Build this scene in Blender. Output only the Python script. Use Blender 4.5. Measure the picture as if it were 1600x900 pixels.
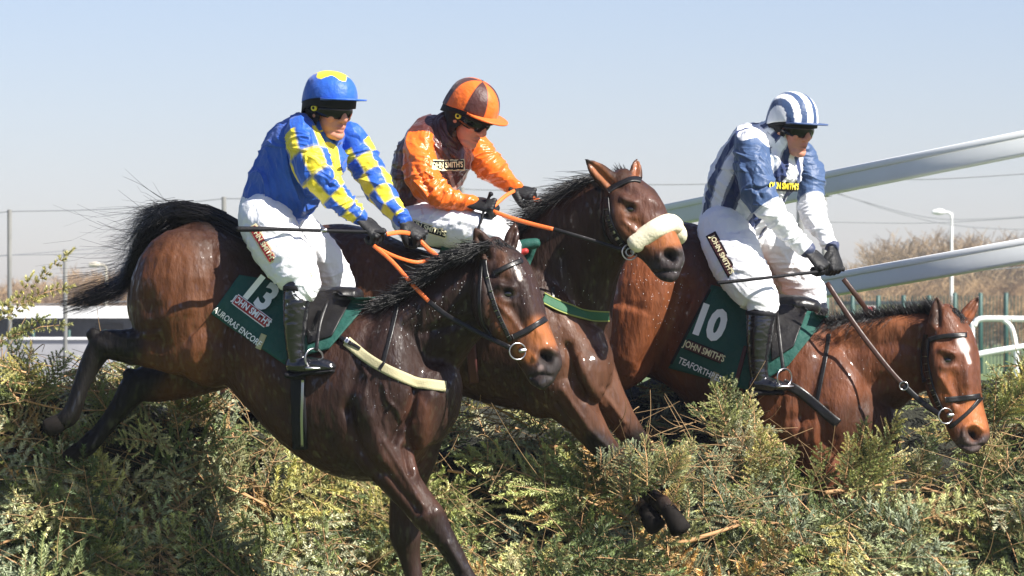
import bpy, bmesh, math, random
import numpy as np
from mathutils import Vector, Matrix, noise
from mathutils.bvhtree import BVHTree
from mathutils.kdtree import KDTree

random.seed(7)
for o in list(bpy.data.objects):
    bpy.data.objects.remove(o)
S = bpy.context.scene
C = S.collection
V = Vector
PI = math.pi

# ------------------------------------------------------------------ camera, sky, sun
FPX, HOR, DIST, CZ = 6840.0, 500.0, 18.0, 1.6      # focal length in photo pixels, horizon row, metres to the first horse
cam = bpy.data.cameras.new('camera')
co = bpy.data.objects.new('camera', cam); C.objects.link(co)
co.location = (0, -DIST, CZ); co.rotation_euler = (PI/2, 0, 0)
cam.sensor_width = 36; cam.lens = FPX/1600*36
cam.shift_y = (HOR-450)/1600
cam.clip_start = 0.5; cam.clip_end = 6000
cam.dof.use_dof = True; cam.dof.focus_distance = DIST+0.5; cam.dof.aperture_fstop = 13
S.camera = co
CAM = V((0, -DIST, CZ))

SUN_DIR = V((-0.60, 0.40, -0.69)).normalized()
el = math.asin(-SUN_DIR.z); az = math.atan2(-SUN_DIR.x, -SUN_DIR.y)
w = bpy.data.worlds.new('World'); S.world = w; w.use_nodes = True
nt = w.node_tree
bg = nt.nodes['Background']
sky = nt.nodes.new('ShaderNodeTexSky'); sky.sky_type = 'NISHITA'
sky.sun_disc = False; sky.sun_elevation = el; sky.sun_rotation = az
sky.air_density = 0.85; sky.dust_density = 0.6; sky.ozone_density = 3.2; sky.altitude = 0
mx = nt.nodes.new('ShaderNodeMix'); mx.data_type = 'RGBA'; mx.blend_type = 'MULTIPLY'; mx.inputs[0].default_value = 1
mx.inputs[7].default_value = (1.11, 0.98, 1.05, 1)
nt.links.new(sky.outputs[0], mx.inputs[6]); nt.links.new(mx.outputs[2], bg.inputs[0]); bg.inputs[1].default_value = 0.060
sl = bpy.data.lights.new('sun', 'SUN'); sl.energy = 5.0; sl.angle = math.radians(0.55); sl.color = (1.0, 0.955, 0.88)
so = bpy.data.objects.new('sun', sl); C.objects.link(so)
so.rotation_euler = SUN_DIR.to_track_quat('-Z', 'Y').to_euler(); so.location = (5, -8, 12)
S.view_settings.view_transform = 'Standard'; S.view_settings.look = 'None'
S.view_settings.gamma = 1; S.view_settings.exposure = 1.18

# ------------------------------------------------------------------ helpers
def P(px, py, y=0.0):
    d = DIST+y
    return V(((px-800)/FPX*d, y, CZ+(HOR-py)/FPX*d))
def mpp(y):
    return (DIST+y)/FPX
def proj(co_):
    d = co_[:, 1]+DIST
    return np.stack([800+co_[:, 0]*FPX/d, HOR-(co_[:, 2]-CZ)*FPX/d], 1)
def lerp(a, b, t): return a+(b-a)*t

def thing(name, label, cat, loc=(0, 0, 0), group=None):
    o = bpy.data.objects.new(name, None); C.objects.link(o); o.location = loc
    o.empty_display_size = 0.1
    tag(o, label, cat, group); return o
def tag(o, label=None, cat=None, group=None, kind=None):
    if label: o['label'] = label
    if cat: o['category'] = cat
    if group: o['group'] = group
    if kind: o['kind'] = kind
    return o
def adopt(o, parent):
    o.parent = parent
    if parent.type == 'EMPTY': o.location = -V(parent.location)
    return o
def link_mesh(name, me, mat, parent=None, smooth=True):
    me.name = name
    if mat is not None:
        me.materials.clear(); me.materials.append(mat)
    if smooth and len(me.polygons):
        me.polygons.foreach_set('use_smooth', np.ones(len(me.polygons), dtype=bool))
    o = bpy.data.objects.new(name, me); C.objects.link(o)
    if parent is not None: adopt(o, parent)
    return o
def make(name, verts, faces, mat, parent=None, smooth=True):
    me = bpy.data.meshes.new(name)
    me.from_pydata([tuple(v) for v in verts], [], faces); me.update()
    return link_mesh(name, me, mat, parent, smooth)
def tri_mesh(name, co_, tris, mat, parent=None, cols=None, smooth=False):
    me = bpy.data.meshes.new(name)
    me.vertices.add(len(co_)); me.vertices.foreach_set('co', np.asarray(co_, dtype=np.float32).ravel())
    n = len(tris); k = tris.shape[1]
    me.loops.add(n*k); me.loops.foreach_set('vertex_index', tris.astype(np.int32).ravel())
    me.polygons.add(n); me.polygons.foreach_set('loop_start', np.arange(0, n*k, k, dtype=np.int32))
    me.polygons.foreach_set('loop_total', np.full(n, k, dtype=np.int32))
    me.update(calc_edges=True)
    if cols is not None: set_cols(me, cols)
    return link_mesh(name, me, mat, parent, smooth)
def set_cols(me, cols):
    a = me.color_attributes.get('Col') or me.color_attributes.new('Col', 'FLOAT_COLOR', 'POINT')
    c = np.ones((len(me.vertices), 4), dtype=np.float32); c[:, :3] = cols[:, :3]
    a.data.foreach_set('color', c.ravel())
def coords(me):
    a = np.empty(len(me.vertices)*3, dtype=np.float32); me.vertices.foreach_get('co', a); return a.reshape(-1, 3).astype(np.float64)
def normals(me):
    a = np.empty(len(me.vertices)*3, dtype=np.float32); me.vertices.foreach_get('normal', a); return a.reshape(-1, 3).astype(np.float64)
def put_coords(me, a):
    me.vertices.foreach_set('co', a.astype(np.float32).ravel()); me.update()

class Soup:
    """closed shells (verts/faces) with a source id and u,v for every vertex"""
    def __init__(s): s.v = []; s.f = []; s.src = []
    def add(s, vf, sid=0, uv=None):
        v, f = vf[0], vf[1]; n = len(s.v)
        s.v += list(v); s.f += [tuple(i+n for i in q) for q in f]
        uv = uv or (vf[2] if len(vf) > 2 else [(0, 0)]*len(v))
        s.src += [(sid, a, b) for a, b in uv]
    def mesh(s, voxel, smooth=4, fac=0.5):
        me = bpy.data.meshes.new('tmp'); me.from_pydata([tuple(x) for x in s.v], [], s.f); me.update()
        o = bpy.data.objects.new('tmp', me); C.objects.link(o)
        m = o.modifiers.new('r', 'REMESH'); m.mode = 'VOXEL'; m.voxel_size = voxel; m.adaptivity = 0
        if smooth:
            k = o.modifiers.new('s', 'SMOOTH'); k.factor = fac; k.iterations = smooth
        dg = bpy.context.evaluated_depsgraph_get()
        r = bpy.data.meshes.new_from_object(o.evaluated_get(dg))
        bpy.data.objects.remove(o); bpy.data.meshes.remove(me)
        return r
    def lookup(s, me):
        kd = KDTree(len(s.v))
        for i, x in enumerate(s.v): kd.insert(x, i)
        kd.balance()
        src = np.array(s.src)
        idx = [kd.find(v.co)[1] for v in me.vertices]
        return src[idx]

def crom(a, b, c, d, t):
    return 0.5*((2*b)+(c-a)*t+(2*a-5*b+4*c-d)*t*t+(3*b-a-3*c+d)*t*t*t)
def resample(rows, k):
    out = []; n = len(rows)
    for i in range(n-1):
        a = rows[max(i-1, 0)]; b = rows[i]; c = rows[i+1]; d = rows[min(i+2, n-1)]
        for j in range(k): out.append([crom(a[q], b[q], c[q], d[q], j/k) for q in range(len(b))])
    out.append(list(rows[-1])); return out
def rings(secs, n=24, power=1.0, cap=0.8):
    """secs: (centre, e1, e2) -> closed tube with rounded ends"""
    secs = [tuple(s) for s in secs]
    def capsecs(s, d):
        c, e1, e2 = s; r = min(e1.length, e2.length)*cap
        return [(c+d*r*math.sin(a), e1*math.cos(a), e2*math.cos(a)) for a in (math.radians(30), math.radians(58), math.radians(80))]
    d0 = (secs[0][0]-secs[1][0]).normalized(); d1 = (secs[-1][0]-secs[-2][0]).normalized()
    full = list(reversed(capsecs(secs[0], d0)))+secs+capsecs(secs[-1], d1)
    v = []; uv = []; f = []; m = len(full)
    for i, (c, e1, e2) in enumerate(full):
        u = min(max((i-3)/(len(secs)-1), 0), 1)
        for j in range(n):
            a = 2*PI*j/n; ca, sa = math.cos(a), math.sin(a)
            if power != 1: ca = math.copysign(abs(ca)**power, ca); sa = math.copysign(abs(sa)**power, sa)
            v.append(c+e1*ca+e2*sa); uv.append((u, j/n))
    for i in range(m-1):
        for j in range(n):
            k = (j+1) % n; f.append((i*n+j, i*n+k, (i+1)*n+k, (i+1)*n+j))
    f.append(tuple(range(n-1, -1, -1))); f.append(tuple((m-1)*n+j for j in range(n)))
    return v, f, uv
VIEW = V((0, 1, 0))
def limb(pts, k=4, n=20, power=1.0, cap=0.8):
    """pts: (px, py, half width px, depth m[, half depth m])"""
    rows = [list(p)+([p[2]*mpp(p[3])] if len(p) < 5 else []) for p in pts]
    rows = resample(rows, k)
    cs = [P(r[0], r[1], r[3]) for r in rows]; secs = []
    for i, r in enumerate(rows):
        t = (cs[min(i+1, len(cs)-1)]-cs[max(i-1, 0)]).normalized()
        e1 = t.cross(VIEW)
        if e1.length < 1e-4: e1 = V((1, 0, 0))
        e1.normalize(); e2 = t.cross(e1).normalized()
        secs.append((cs[i], e1*max(r[2], .3)*mpp(r[3]), e2*max(r[4], .001)))
    return rings(secs, n, power, cap)
def trunk(secs, yaw, k=4, n=32, power=0.9, cap=0.7):
    """secs: (ax, ay, bx, by, depth, half width m): a ring through two outline points"""
    L = V((math.sin(yaw), math.cos(yaw), 0)); out = []
    for r in resample([list(s) for s in secs], k):
        a = P(r[0], r[1], r[4]); b = P(r[2], r[3], r[4])
        out.append(((a+b)/2, (a-b)/2, L*r[5]))
    return rings(out, n, power, cap)
def ball(c, r, rot=None, n=18):
    v = []; f = []; m = n//2+1
    for i in range(m+1):
        th = PI*(i+.0)/m
        for j in range(n):
            a = 2*PI*j/n
            q = V((r[0]*math.sin(th)*math.cos(a), r[1]*math.sin(th)*math.sin(a), r[2]*math.cos(th)))
            v.append(c+(rot@q if rot else q))
    for i in range(m):
        for j in range(n):
            k = (j+1) % n; f.append((i*n+j, (i+1)*n+j, (i+1)*n+k, i*n+k))
    return v, f
def tube3(pts, rs, n=10, flat=1.0, cap=0.9, k=4, up=None):
    """world space tube"""
    rows = resample([[*p, r] for p, r in zip(pts, rs)], k)
    cs = [V(r[:3]) for r in rows]; secs = []; last = up or V((0, 0, 1))
    for i, r in enumerate(rows):
        t = (cs[min(i+1, len(cs)-1)]-cs[max(i-1, 0)]).normalized()
        e1 = (last-t*last.dot(t)); e1 = e1.normalized() if e1.length > 1e-5 else t.orthogonal().normalized()
        last = e1; e2 = t.cross(e1)
        secs.append((cs[i], e1*r[3], e2*r[3]*flat))
    return rings(secs, n, 1.0, cap)

def polydist(q, pts):
    d = np.full(len(q), 1e9)
    for a, b in zip(pts[:-1], pts[1:]) if len(pts) > 1 else [(pts[0], pts[0])]:
        a = np.array(a, float); b = np.array(b, float); ab = b-a; L = (ab**2).sum()
        t = np.clip(((q-a)@ab)/L, 0, 1) if L > 0 else np.zeros(len(q))
        d = np.minimum(d, np.hypot(*(q-(a+t[:, None]*ab)).T))
    return d
def sculpt(me, strokes):
    """strokes: (points px, radius px, height m, [min depth, max depth])"""
    co_ = coords(me); no = normals(me); q = proj(co_)
    w = np.clip(-no[:, 1]*1.6+0.15, 0, 1); disp = np.zeros(len(co_))
    for s in strokes:
        g = np.exp(-(polydist(q, s[0])/s[1])**2)*s[2]
        if len(s) > 3: g = g*((co_[:, 1] > s[3]) & (co_[:, 1] < s[4]))
        disp += g*w
    put_coords(me, co_+no*disp[:, None])
def crumple(me, amp, freq, stretch=(1, 1, 1), seed=0.0, weight=None):
    co_ = coords(me); no = normals(me); s = V(stretch)*freq; d = np.empty(len(co_))
    for i, c in enumerate(co_):
        p = V((c[0]*s.x+seed, c[1]*s.y, c[2]*s.z))
        n1 = noise.noise(p); n2 = noise.noise(p*2.3)
        d[i] = (1-abs(n1)*2.2)*.6+(1-abs(n2)*2)*.3
    d = d*amp
    if weight is not None: d = d*weight
    put_coords(me, co_+no*d[:, None])
def folds(me, lines, amp, f1=22.0, f2=5.0, seed=0.0):
    """sharp cloth folds running across the nearest limb line (px polylines)"""
    co_ = coords(me); no = normals(me); q = proj(co_); best = np.full(len(q), 1e9); S_ = np.zeros(len(q)); D_ = np.zeros(len(q)); B_ = np.zeros(len(q))
    for k, ln in enumerate(lines):
        acc = 0
        for a, b in zip(ln[:-1], ln[1:]):
            a = np.array(a[:2], float); b = np.array(b[:2], float); ab = b-a; L = np.hypot(*ab)
            t = np.clip(((q-a)@ab)/L**2, 0, 1); e = q-(a+t[:, None]*ab); d = np.hypot(*e.T); sg = (ab[0]*e[:, 1]-ab[1]*e[:, 0])/L
            m = d < best; best[m] = d[m]; S_[m] = acc+t[m]*L; D_[m] = sg[m]; B_[m] = k; acc += L
    disp = np.empty(len(q))
    for i in range(len(q)):
        wv = noise.noise(V((S_[i]*.012, D_[i]*.012, co_[i, 1]*5+seed)))*1.6
        p = V((S_[i]/380*f1+D_[i]/380*9+wv, D_[i]/380*f2+B_[i]*9, co_[i, 1]*f2+seed))
        n1 = 1-abs(noise.noise(p))*3.2; n2 = 1-abs(noise.noise(p*1.9+V((3, 7, 1))))*3.2
        disp[i] = max(n1, -.3)**(3 if n1 > 0 else 1)+.45*max(n2, -.3)**(3 if n2 > 0 else 1) if False else (n1*abs(n1)*.7+n2*abs(n2)*.35)
    put_coords(me, co_+no*(np.clip(disp, -.6, 1.2)*amp)[:, None])
def paint(cols, q, strokes, extra=None):
    for s in strokes:
        pts, r, col = s[0], s[1], np.array(s[2], float); k = s[3] if len(s) > 3 else 1.0
        hard = s[4] if len(s) > 4 else 2
        g = np.exp(-(polydist(q, pts)/r)**(2*hard))*k
        if len(s) > 5: g = g*((extra > s[5]) & (extra < s[6]))
        cols[:] = cols*(1-g[:, None])+col*g[:, None]

def bvh_of(*obs):
    vs = []; fs = []
    for me in obs:
        n = len(vs); vs += [v.co.copy() for v in me.vertices]; fs += [tuple(i+n for i in p.vertices) for p in me.polygons]
    return BVHTree.FromPolygons(vs, fs)
def hit(b, px, py, dflt=0.0):
    d = (P(px, py, 0)-CAM).normalized()
    h = b.ray_cast(CAM, d)
    if h[0] is None: return P(px, py, dflt), V((0, -1, 0)), dflt, False
    n = h[1]
    if n.dot(d) > 0: n = -n
    return h[0], n, h[0].y, True
def dense(pts, step=5.0):
    rows = resample([list(p) for p in pts], 6) if len(pts) > 2 else [list(pts[0]), list(pts[1])]
    out = [rows[0]]
    for a, b in zip(rows[:-1], rows[1:]):
        L = math.hypot(b[0]-a[0], b[1]-a[1]); k = max(1, int(L/step))
        for j in range(1, k+1): out.append([lerp(x, y, j/k) for x, y in zip(a, b)])
    return out
def strap(b, pts, width, thick=0.004, off=0.002, dflt=0.0):
    """leather or web strap lying on a body, pts in px, width px"""
    pts = dense(pts); n = len(pts); rows = []; last = None; nn = 4
    for i, p in enumerate(pts):
        a = pts[max(i-1, 0)]; c = pts[min(i+1, n-1)]
        tx, ty = c[0]-a[0], c[1]-a[1]; L = math.hypot(tx, ty) or 1
        wx, wy = -ty/L, tx/L; r = []
        mid = hit(b, p[0], p[1], last if last is not None else dflt); last = mid[2]
        for s in range(nn+1):
            k = (s/nn-.5)*width
            h = hit(b, p[0]+wx*k, p[1]+wy*k, last)
            if (h[0]-mid[0]).length > .06+abs(k)*mpp(0)*2: h = (P(p[0]+wx*k, p[1]+wy*k, last), mid[1], last, False)
            r.append((h[0], mid[1]))
        rows.append(r)
    # smooth along the strap
    for _ in range(3):
        rows = [[((rows[max(i-1, 0)][j][0]+rows[i][j][0]*2+rows[min(i+1, n-1)][j][0])/4, ((rows[max(i-1, 0)][j][1]+rows[i][j][1]*2+rows[min(i+1, n-1)][j][1])).normalized()) for j in range(nn+1)] for i in range(n)]
    v = []; f = []; m = nn+1
    for r in rows:
        for h, no in r: v.append(h+no*(off+thick))
        for h, no in r: v.append(h+no*(off-.004))
    K = 2*m
    for i in range(n-1):
        A = i*K; B = A+K
        for j in range(nn):
            f.append((A+j, A+j+1, B+j+1, B+j)); f.append((A+m+j, B+m+j, B+m+j+1, A+m+j+1))
        f.append((A, B, B+m, A+m)); f.append((A+nn, A+m+nn, B+m+nn, B+nn))
    f.append(tuple(range(m))+tuple(range(2*m-1, m-1, -1))); E = (n-1)*K
    f.append(tuple(E+j for j in range(m))+tuple(E+j for j in range(2*m-1, m-1, -1)))
    return v, f
def quad_patch(b, TL, TR, BR, BL, nu=30, nv=20, off=0.006, thick=0.006, bulge=0.0, dflt=0.0, relax=4):
    """a cloth panel laid on a body; each corner (or side curve list) in px"""
    g = []
    for i in range(nv+1):
        row = []
        for j in range(nu+1):
            u = j/nu; v_ = i/nv
            x = lerp(lerp(TL[0], TR[0], u), lerp(BL[0], BR[0], u), v_); y = lerp(lerp(TL[1], TR[1], u), lerp(BL[1], BR[1], u), v_)
            h = hit(b, x, y, dflt); row.append([h[0].copy(), h[1].copy(), x, y, h[3]])
        g.append(row)
    ds = [c[0].y for r in g for c in r if c[4]]
    med = sorted(ds)[len(ds)//2] if ds else dflt
    for r in g:
        for c in r:
            if not c[4] or abs(c[0].y-med) > .3: c[0] = P(c[2], c[3], med)
    for _ in range(relax):
        for i in range(nv+1):
            for j in range(nu+1):
                nb = [g[a][c][0].y for a, c in ((i-1, j), (i+1, j), (i, j-1), (i, j+1)) if 0 <= a <= nv and 0 <= c <= nu]
                y = .4*g[i][j][0].y+.6*min(sum(nb)/len(nb), g[i][j][0].y+.01)
                g[i][j][0] = P(g[i][j][2], g[i][j][3], y)
    v = []; f = []; W = nu+1; N = W*(nv+1)
    for s in (off+thick, off):
        for r in g:
            for c in r:
                n = (c[1]+V((0, -1, 0))).normalized(); v.append(c[0]+n*s)
    for i in range(nv):
        for j in range(nu):
            a = i*W+j; f.append((a, a+W, a+W+1, a+1)); f.append((N+a, N+a+1, N+a+W+1, N+a+W))
    for j in range(nu):
        f.append((j, j+1, N+j+1, N+j)); a = nv*W+j; f.append((a, N+a, N+a+1, a+1))
    for i in range(nv):
        a = i*W; f.append((a, N+a, N+a+W, a+W)); a = i*W+nu; f.append((a, a+W, N+a+W, N+a))
    return v, f
def lettering(name, text, b, org, ang, size, mat, parent, off=0.004, bold=0.02, squash=1.0, dflt=0.0, shear=0.0):
    """text laid on a surface; org px of the text's centre, ang degrees clockwise, size px cap height"""
    cu = bpy.data.curves.new('t', 'FONT'); cu.body = text; cu.offset = bold; cu.resolution_u = 3; cu.shear = shear
    cu.align_x = 'CENTER'; cu.align_y = 'CENTER'
    o = bpy.data.objects.new('t', cu); C.objects.link(o)
    dg = bpy.context.evaluated_depsgraph_get(); me = bpy.data.meshes.new_from_object(o.evaluated_get(dg))
    bpy.data.objects.remove(o)
    bm = bmesh.new(); bm.from_mesh(me)
    bmesh.ops.triangulate(bm, faces=bm.faces)
    s = size/0.7; ca, sa = math.cos(math.radians(ang)), math.sin(math.radians(ang))
    for v in bm.verts:
        x = v.co.x*s*squash; y = -v.co.y*s
        h = hit(b, org[0]+x*ca-y*sa, org[1]+x*sa+y*ca, dflt)
        d = (CAM-h[0]).normalized(); v.co = h[0]+(h[1]*.5+d).normalized()*off
    bm.to_mesh(me); bm.free()
    return link_mesh(name, me, mat, parent, False)

# ------------------------------------------------------------------ materials
def mat(name, col=(.5, .5, .5), rough=.5, attr=False, var=0.0, vscale=8, bump=0.0, bscale=40, bdist=0.004, metal=0, coat=0, stretch=(1, 1, 1), sheen=0, rvar=0.0, spec=0.5, trans=0):
    m = bpy.data.materials.new(name); m.use_nodes = True; t = m.node_tree; N = t.nodes; Lk = t.links
    p = N['Principled BSDF']; p.inputs['Roughness'].default_value = rough; p.inputs['Metallic'].default_value = metal
    p.inputs['Coat Weight'].default_value = coat; p.inputs['Coat Roughness'].default_value = .15
    p.inputs['Sheen Weight'].default_value = sheen; p.inputs['Specular IOR Level'].default_value = spec
    tc = N.new('ShaderNodeTexCoord'); mp = N.new('ShaderNodeMapping'); mp.inputs['Scale'].default_value = stretch
    Lk.new(tc.outputs['Object'], mp.inputs['Vector'])
    if attr:
        a = N.new('ShaderNodeAttribute'); a.attribute_name = 'Col'; src = a.outputs['Color']
    else:
        a = N.new('ShaderNodeRGB'); a.outputs[0].default_value = (*col, 1); src = a.outputs[0]
    if var:
        nz = N.new('ShaderNodeTexNoise'); nz.inputs['Scale'].default_value = vscale; nz.inputs['Detail'].default_value = 6; nz.inputs['Roughness'].default_value = .65
        Lk.new(mp.outputs[0], nz.inputs['Vector'])
        mr = N.new('ShaderNodeMapRange'); mr.inputs[1].default_value = .3; mr.inputs[2].default_value = .7
        mr.inputs[3].default_value = 1-var; mr.inputs[4].default_value = 1+var
        Lk.new(nz.outputs[0], mr.inputs[0])
        hs = N.new('ShaderNodeHueSaturation'); Lk.new(mr.outputs[0], hs.inputs['Value']); Lk.new(src, hs.inputs['Color']); src = hs.outputs[0]
    Lk.new(src, p.inputs['Base Color'])
    if rvar:
        nz = N.new('ShaderNodeTexNoise'); nz.inputs['Scale'].default_value = 14; nz.inputs['Detail'].default_value = 5
        Lk.new(mp.outputs[0], nz.inputs['Vector'])
        mr = N.new('ShaderNodeMapRange'); mr.inputs[1].default_value = .35; mr.inputs[2].default_value = .65
        mr.inputs[3].default_value = max(rough-rvar, .05); mr.inputs[4].default_value = rough+rvar
        Lk.new(nz.outputs[0], mr.inputs[0]); Lk.new(mr.outputs[0], p.inputs['Roughness'])
    if bump:
        nz = N.new('ShaderNodeTexNoise'); nz.inputs['Scale'].default_value = bscale; nz.inputs['Detail'].default_value = 4
        Lk.new(mp.outputs[0], nz.inputs['Vector'])
        b = N.new('ShaderNodeBump'); b.inputs['Strength'].default_value = bump; b.inputs['Distance'].default_value = bdist
        Lk.new(nz.outputs[0], b.inputs['Height']); Lk.new(b.outputs[0], p.inputs['Normal'])
    return m
M = {}
def coat_mat():
    m = mat('horse_coat', attr=True, rough=.56, var=.38, vscale=8, bump=.9, bscale=38, bdist=.009, rvar=.14, coat=.08, spec=.19, stretch=(1, 1, .35))
    t = m.node_tree; N = t.nodes; L = t.links
    # wet streaks and droplets: sparse glossy spots in the coat
    p = N['Principled BSDF']; tc = N.new('ShaderNodeTexCoord'); mp = N.new('ShaderNodeMapping'); mp.inputs['Scale'].default_value = (1, 1, .45)
    L.new(tc.outputs['Object'], mp.inputs['Vector'])
    vo = N.new('ShaderNodeTexNoise'); vo.inputs['Scale'].default_value = 60; vo.inputs['Detail'].default_value = 3; L.new(mp.outputs[0], vo.inputs['Vector'])
    mr = N.new('ShaderNodeMapRange'); mr.inputs[1].default_value = .56; mr.inputs[2].default_value = .66; mr.inputs[3].default_value = .0; mr.inputs[4].default_value = .9
    L.new(vo.outputs[0], mr.inputs[0]); L.new(mr.outputs[0], p.inputs['Coat Weight'])
    return m
M['coat'] = coat_mat()
M['hair'] = mat('black_hair', (.006, .005, .005), .38)
M['eye'] = mat('eye', (.006, .004, .003), .08, coat=1)
M['hoof'] = mat('hoof', (.012, .010, .009), .8, var=.3, vscale=30, spec=.08)
M['leather'] = mat('black_leather', (.009, .008, .008), .40, bump=.6, bscale=34, rvar=.12, spec=.35)
M['brown_leather'] = mat('brown_leather', (.045, .018, .01), .42, bump=.3, bscale=60)
M['boot'] = mat('polished_boot', (.008, .008, .010), .2, bump=.5, bscale=28, bdist=.006, coat=.5)
M['steel'] = mat('steel', (.40, .40, .41), .28, metal=1)
M['silk'] = mat('racing_silk', attr=True, rough=.50, var=.06, vscale=20, bump=.7, bscale=34, bdist=.008, stretch=(1, 1, 1), sheen=.15, spec=.35)
M['satin'] = mat('racing_satin', attr=True, rough=.33, var=.08, vscale=20, bump=.8, bscale=30, bdist=.010, sheen=.1)
M['white'] = mat('white_breeches', (.78, .78, .80), .6, bump=.6, bscale=22, bdist=.012, var=.03)
M['skin'] = mat('skin', attr=True, rough=.5, var=.06, vscale=60)
M['glove'] = mat('black_glove', (.012, .012, .013), .55, bump=.5, bscale=90, spec=.25)
M['black'] = mat('black_cloth', (.009, .009, .011), .65, bump=.4, bscale=80, spec=.2)
M["lens"] = mat("goggle_lens", (.005, .005, .006), .12, spec=.35)
M['green'] = mat('saddle_cloth_green', (.003, .060, .045), .75, bump=.8, bscale=22, bdist=.012, var=.12)
M['ptext'] = mat('white_print', (.80, .80, .78), .6)
M['cream'] = mat('cream_print', (.75, .68, .42), .6)
M['red'] = mat('red_print', (.33, .02, .018), .6)
M['darkred'] = mat('dark_label', (.06, .012, .012), .6)
M['orange'] = mat('orange_rubber_rein', (.82, .16, .03), .5, bump=.5, bscale=200)
M['yellowgirth'] = mat('cream_girth', (.40, .36, .21), .8, bump=.5, bscale=180, var=.08)
M['greengirth'] = mat('green_girth', (.012, .085, .035), .7, bump=.5, bscale=120)
M['olive'] = mat('olive_piping', (.22, .24, .05), .7)
M['wool'] = mat('sheepskin', (.70, .64, .47), .95, bump=.35, bscale=120, bdist=.004, var=.05, vscale=50)
M['yellow'] = mat('yellow', (.78, .62, .04), .5)
M['needle'] = mat('spruce_needles', attr=True, rough=.55)
M['bark'] = mat('twig_bark', attr=True, rough=.8)

# ------------------------------------------------------------------ the horses
def ear(base, tip, w, y, hollow=True, dy=0.0):
    """leaf shaped ear from px base to px tip"""
    (bx, by), (tx, ty) = base, tip
    pts = []
    for t, k in ((-.15, .75), (0, .9), (.25, 1.0), (.5, .9), (.75, .6), (.92, .26), (1.0, .08)):
        pts.append((lerp(bx, tx, t), lerp(by, ty, t), w*k, y+dy*t, w*k*mpp(y)*.55))
    return limb(pts, 4, 16, cap=.5)
def head_shell(secs, y0, y1):
    n = len(secs)
    return [(a, b, c, d, lerp(y0, y1, i/(n-1)), w_) for i, (a, b, c, d, w_) in enumerate(secs)]

def build_horse(root, spec):
    yaw = spec['yaw']; s = Soup()
    for vf in spec['shells']: s.add(vf)
    me = s.mesh(.0070, 7)
    sculpt(me, [(k[0], k[1], k[2]*1.25, *k[3:]) for k in spec['sculpt']]); crumple(me, .0022, 14, (1, 1, .45), 2.0)
    q = proj(coords(me)); co_ = coords(me)
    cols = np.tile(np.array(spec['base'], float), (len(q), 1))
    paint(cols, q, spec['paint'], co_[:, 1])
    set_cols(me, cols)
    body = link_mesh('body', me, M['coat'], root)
    return me, body
def eyeball(root, px, py, r, b, y=None):
    h = hit(b, px, py, 0)
    v, f = ball(h[0]+V((0, r*.55, 0)), (r*1.15, r, r*.85))
    return make('eye', v, f, M['eye'], root)

def ring_px(c, r, y, t=.004, mtl='steel', name='bit_ring', parent=None, sq=1.0, tilt=0):
    v = []; f = []; n = 28; k = 8; R = r*mpp(y); cc = P(c[0], c[1], y)
    for i in range(n):
        a = 2*PI*i/n; d = V((math.cos(a), tilt*math.cos(a), math.sin(a)*sq))
        for j in range(k):
            b = 2*PI*j/k; v.append(cc+d*(R+t*math.cos(b))+V((0, t*math.sin(b), 0)))
    for i in range(n):
        for j in range(k):
            f.append((i*k+j, ((i+1) % n)*k+j, ((i+1) % n)*k+(j+1) % k, i*k+(j+1) % k))
    return make(name, v, f, M[mtl], parent)

def hairs(name, root, gen, n, w=.0016, mtl='hair', seg=7):
    """gen(rng) -> list of world points"""
    v = []; f = []; rng = random.Random(hash(name) % 99+n)
    for _ in range(n):
        pts = gen(rng); m = len(pts); b = len(v); ww = w*rng.uniform(.6, 1.3)
        for i, p in enumerate(pts):
            r = ww*(1-.85*i/(m-1))+.0002
            for j in range(3):
                a = j*2*PI/3; v.append(p+V((math.cos(a)*r, math.sin(a)*r*.8, math.sin(a+1)*r)))
        for i in range(m-1):
            for j in range(3):
                k = (j+1) % 3; f.append((b+i*3+j, b+i*3+k, b+i*3+3+k, b+i*3+3+j))
    tri = np.array(f, dtype=np.int32)
    return tri_mesh(name, np.array([tuple(x) for x in v]), tri, M[mtl], root, smooth=True)
def path_hair(path, spread, droop=0.0, wild=6, y0=0.0, y1=0.0, dy=.05, t0=(0, .3), t1=(.7, 1.05)):
    """hair following a px path, spread px across"""
    def at(t):
        t = min(max(t, 0), 1.3)*(len(path)-1); i = min(int(t), len(path)-2); f = t-i
        a = path[max(i-1, 0)]; b = path[i]; c = path[i+1]; d = path[min(i+2, len(path)-1)]
        if f > 1: return (c[0]+(c[0]-b[0])*(f-1), c[1]+(c[1]-b[1])*(f-1))
        return (crom(a[0], b[0], c[0], d[0], f), crom(a[1], b[1], c[1], d[1], f))
    def gen(rng):
        a = rng.uniform(*t0); b = rng.uniform(*t1); o = max(-1.6, min(1.6, rng.gauss(0, .6)))*spread; yo = rng.gauss(0, dy)
        if b < a+.15: b = a+.15
        wx, wy = rng.gauss(0, wild), rng.gauss(0, wild); pts = []
        fl = rng.random() < .12; ph = rng.uniform(0, 6)
        for i in range(9):
            u = i/8; t = lerp(a, b, u); x, y = at(t); x2, y2 = at(t+.03); L = math.hypot(x2-x, y2-y) or 1
            nx, ny = -(y2-y)/L, (x2-x)/L
            k = o*(.75+.5*math.sin(PI*min(t, 1)))*(1 if t < .55 else max(.15, 1-(t-.55)*1.5))
            wob = 2.2*math.sin(ph+u*5)
            x += nx*(k+wob)+wx*u*u*(3 if fl else 1); y += ny*(k+wob)+(wy-(10 if fl else 0))*u*u*(2 if fl else 1)+droop*u*u
            pts.append(P(x, y, lerp(y0, y1, t)+yo))
        return pts
    return gen
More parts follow.
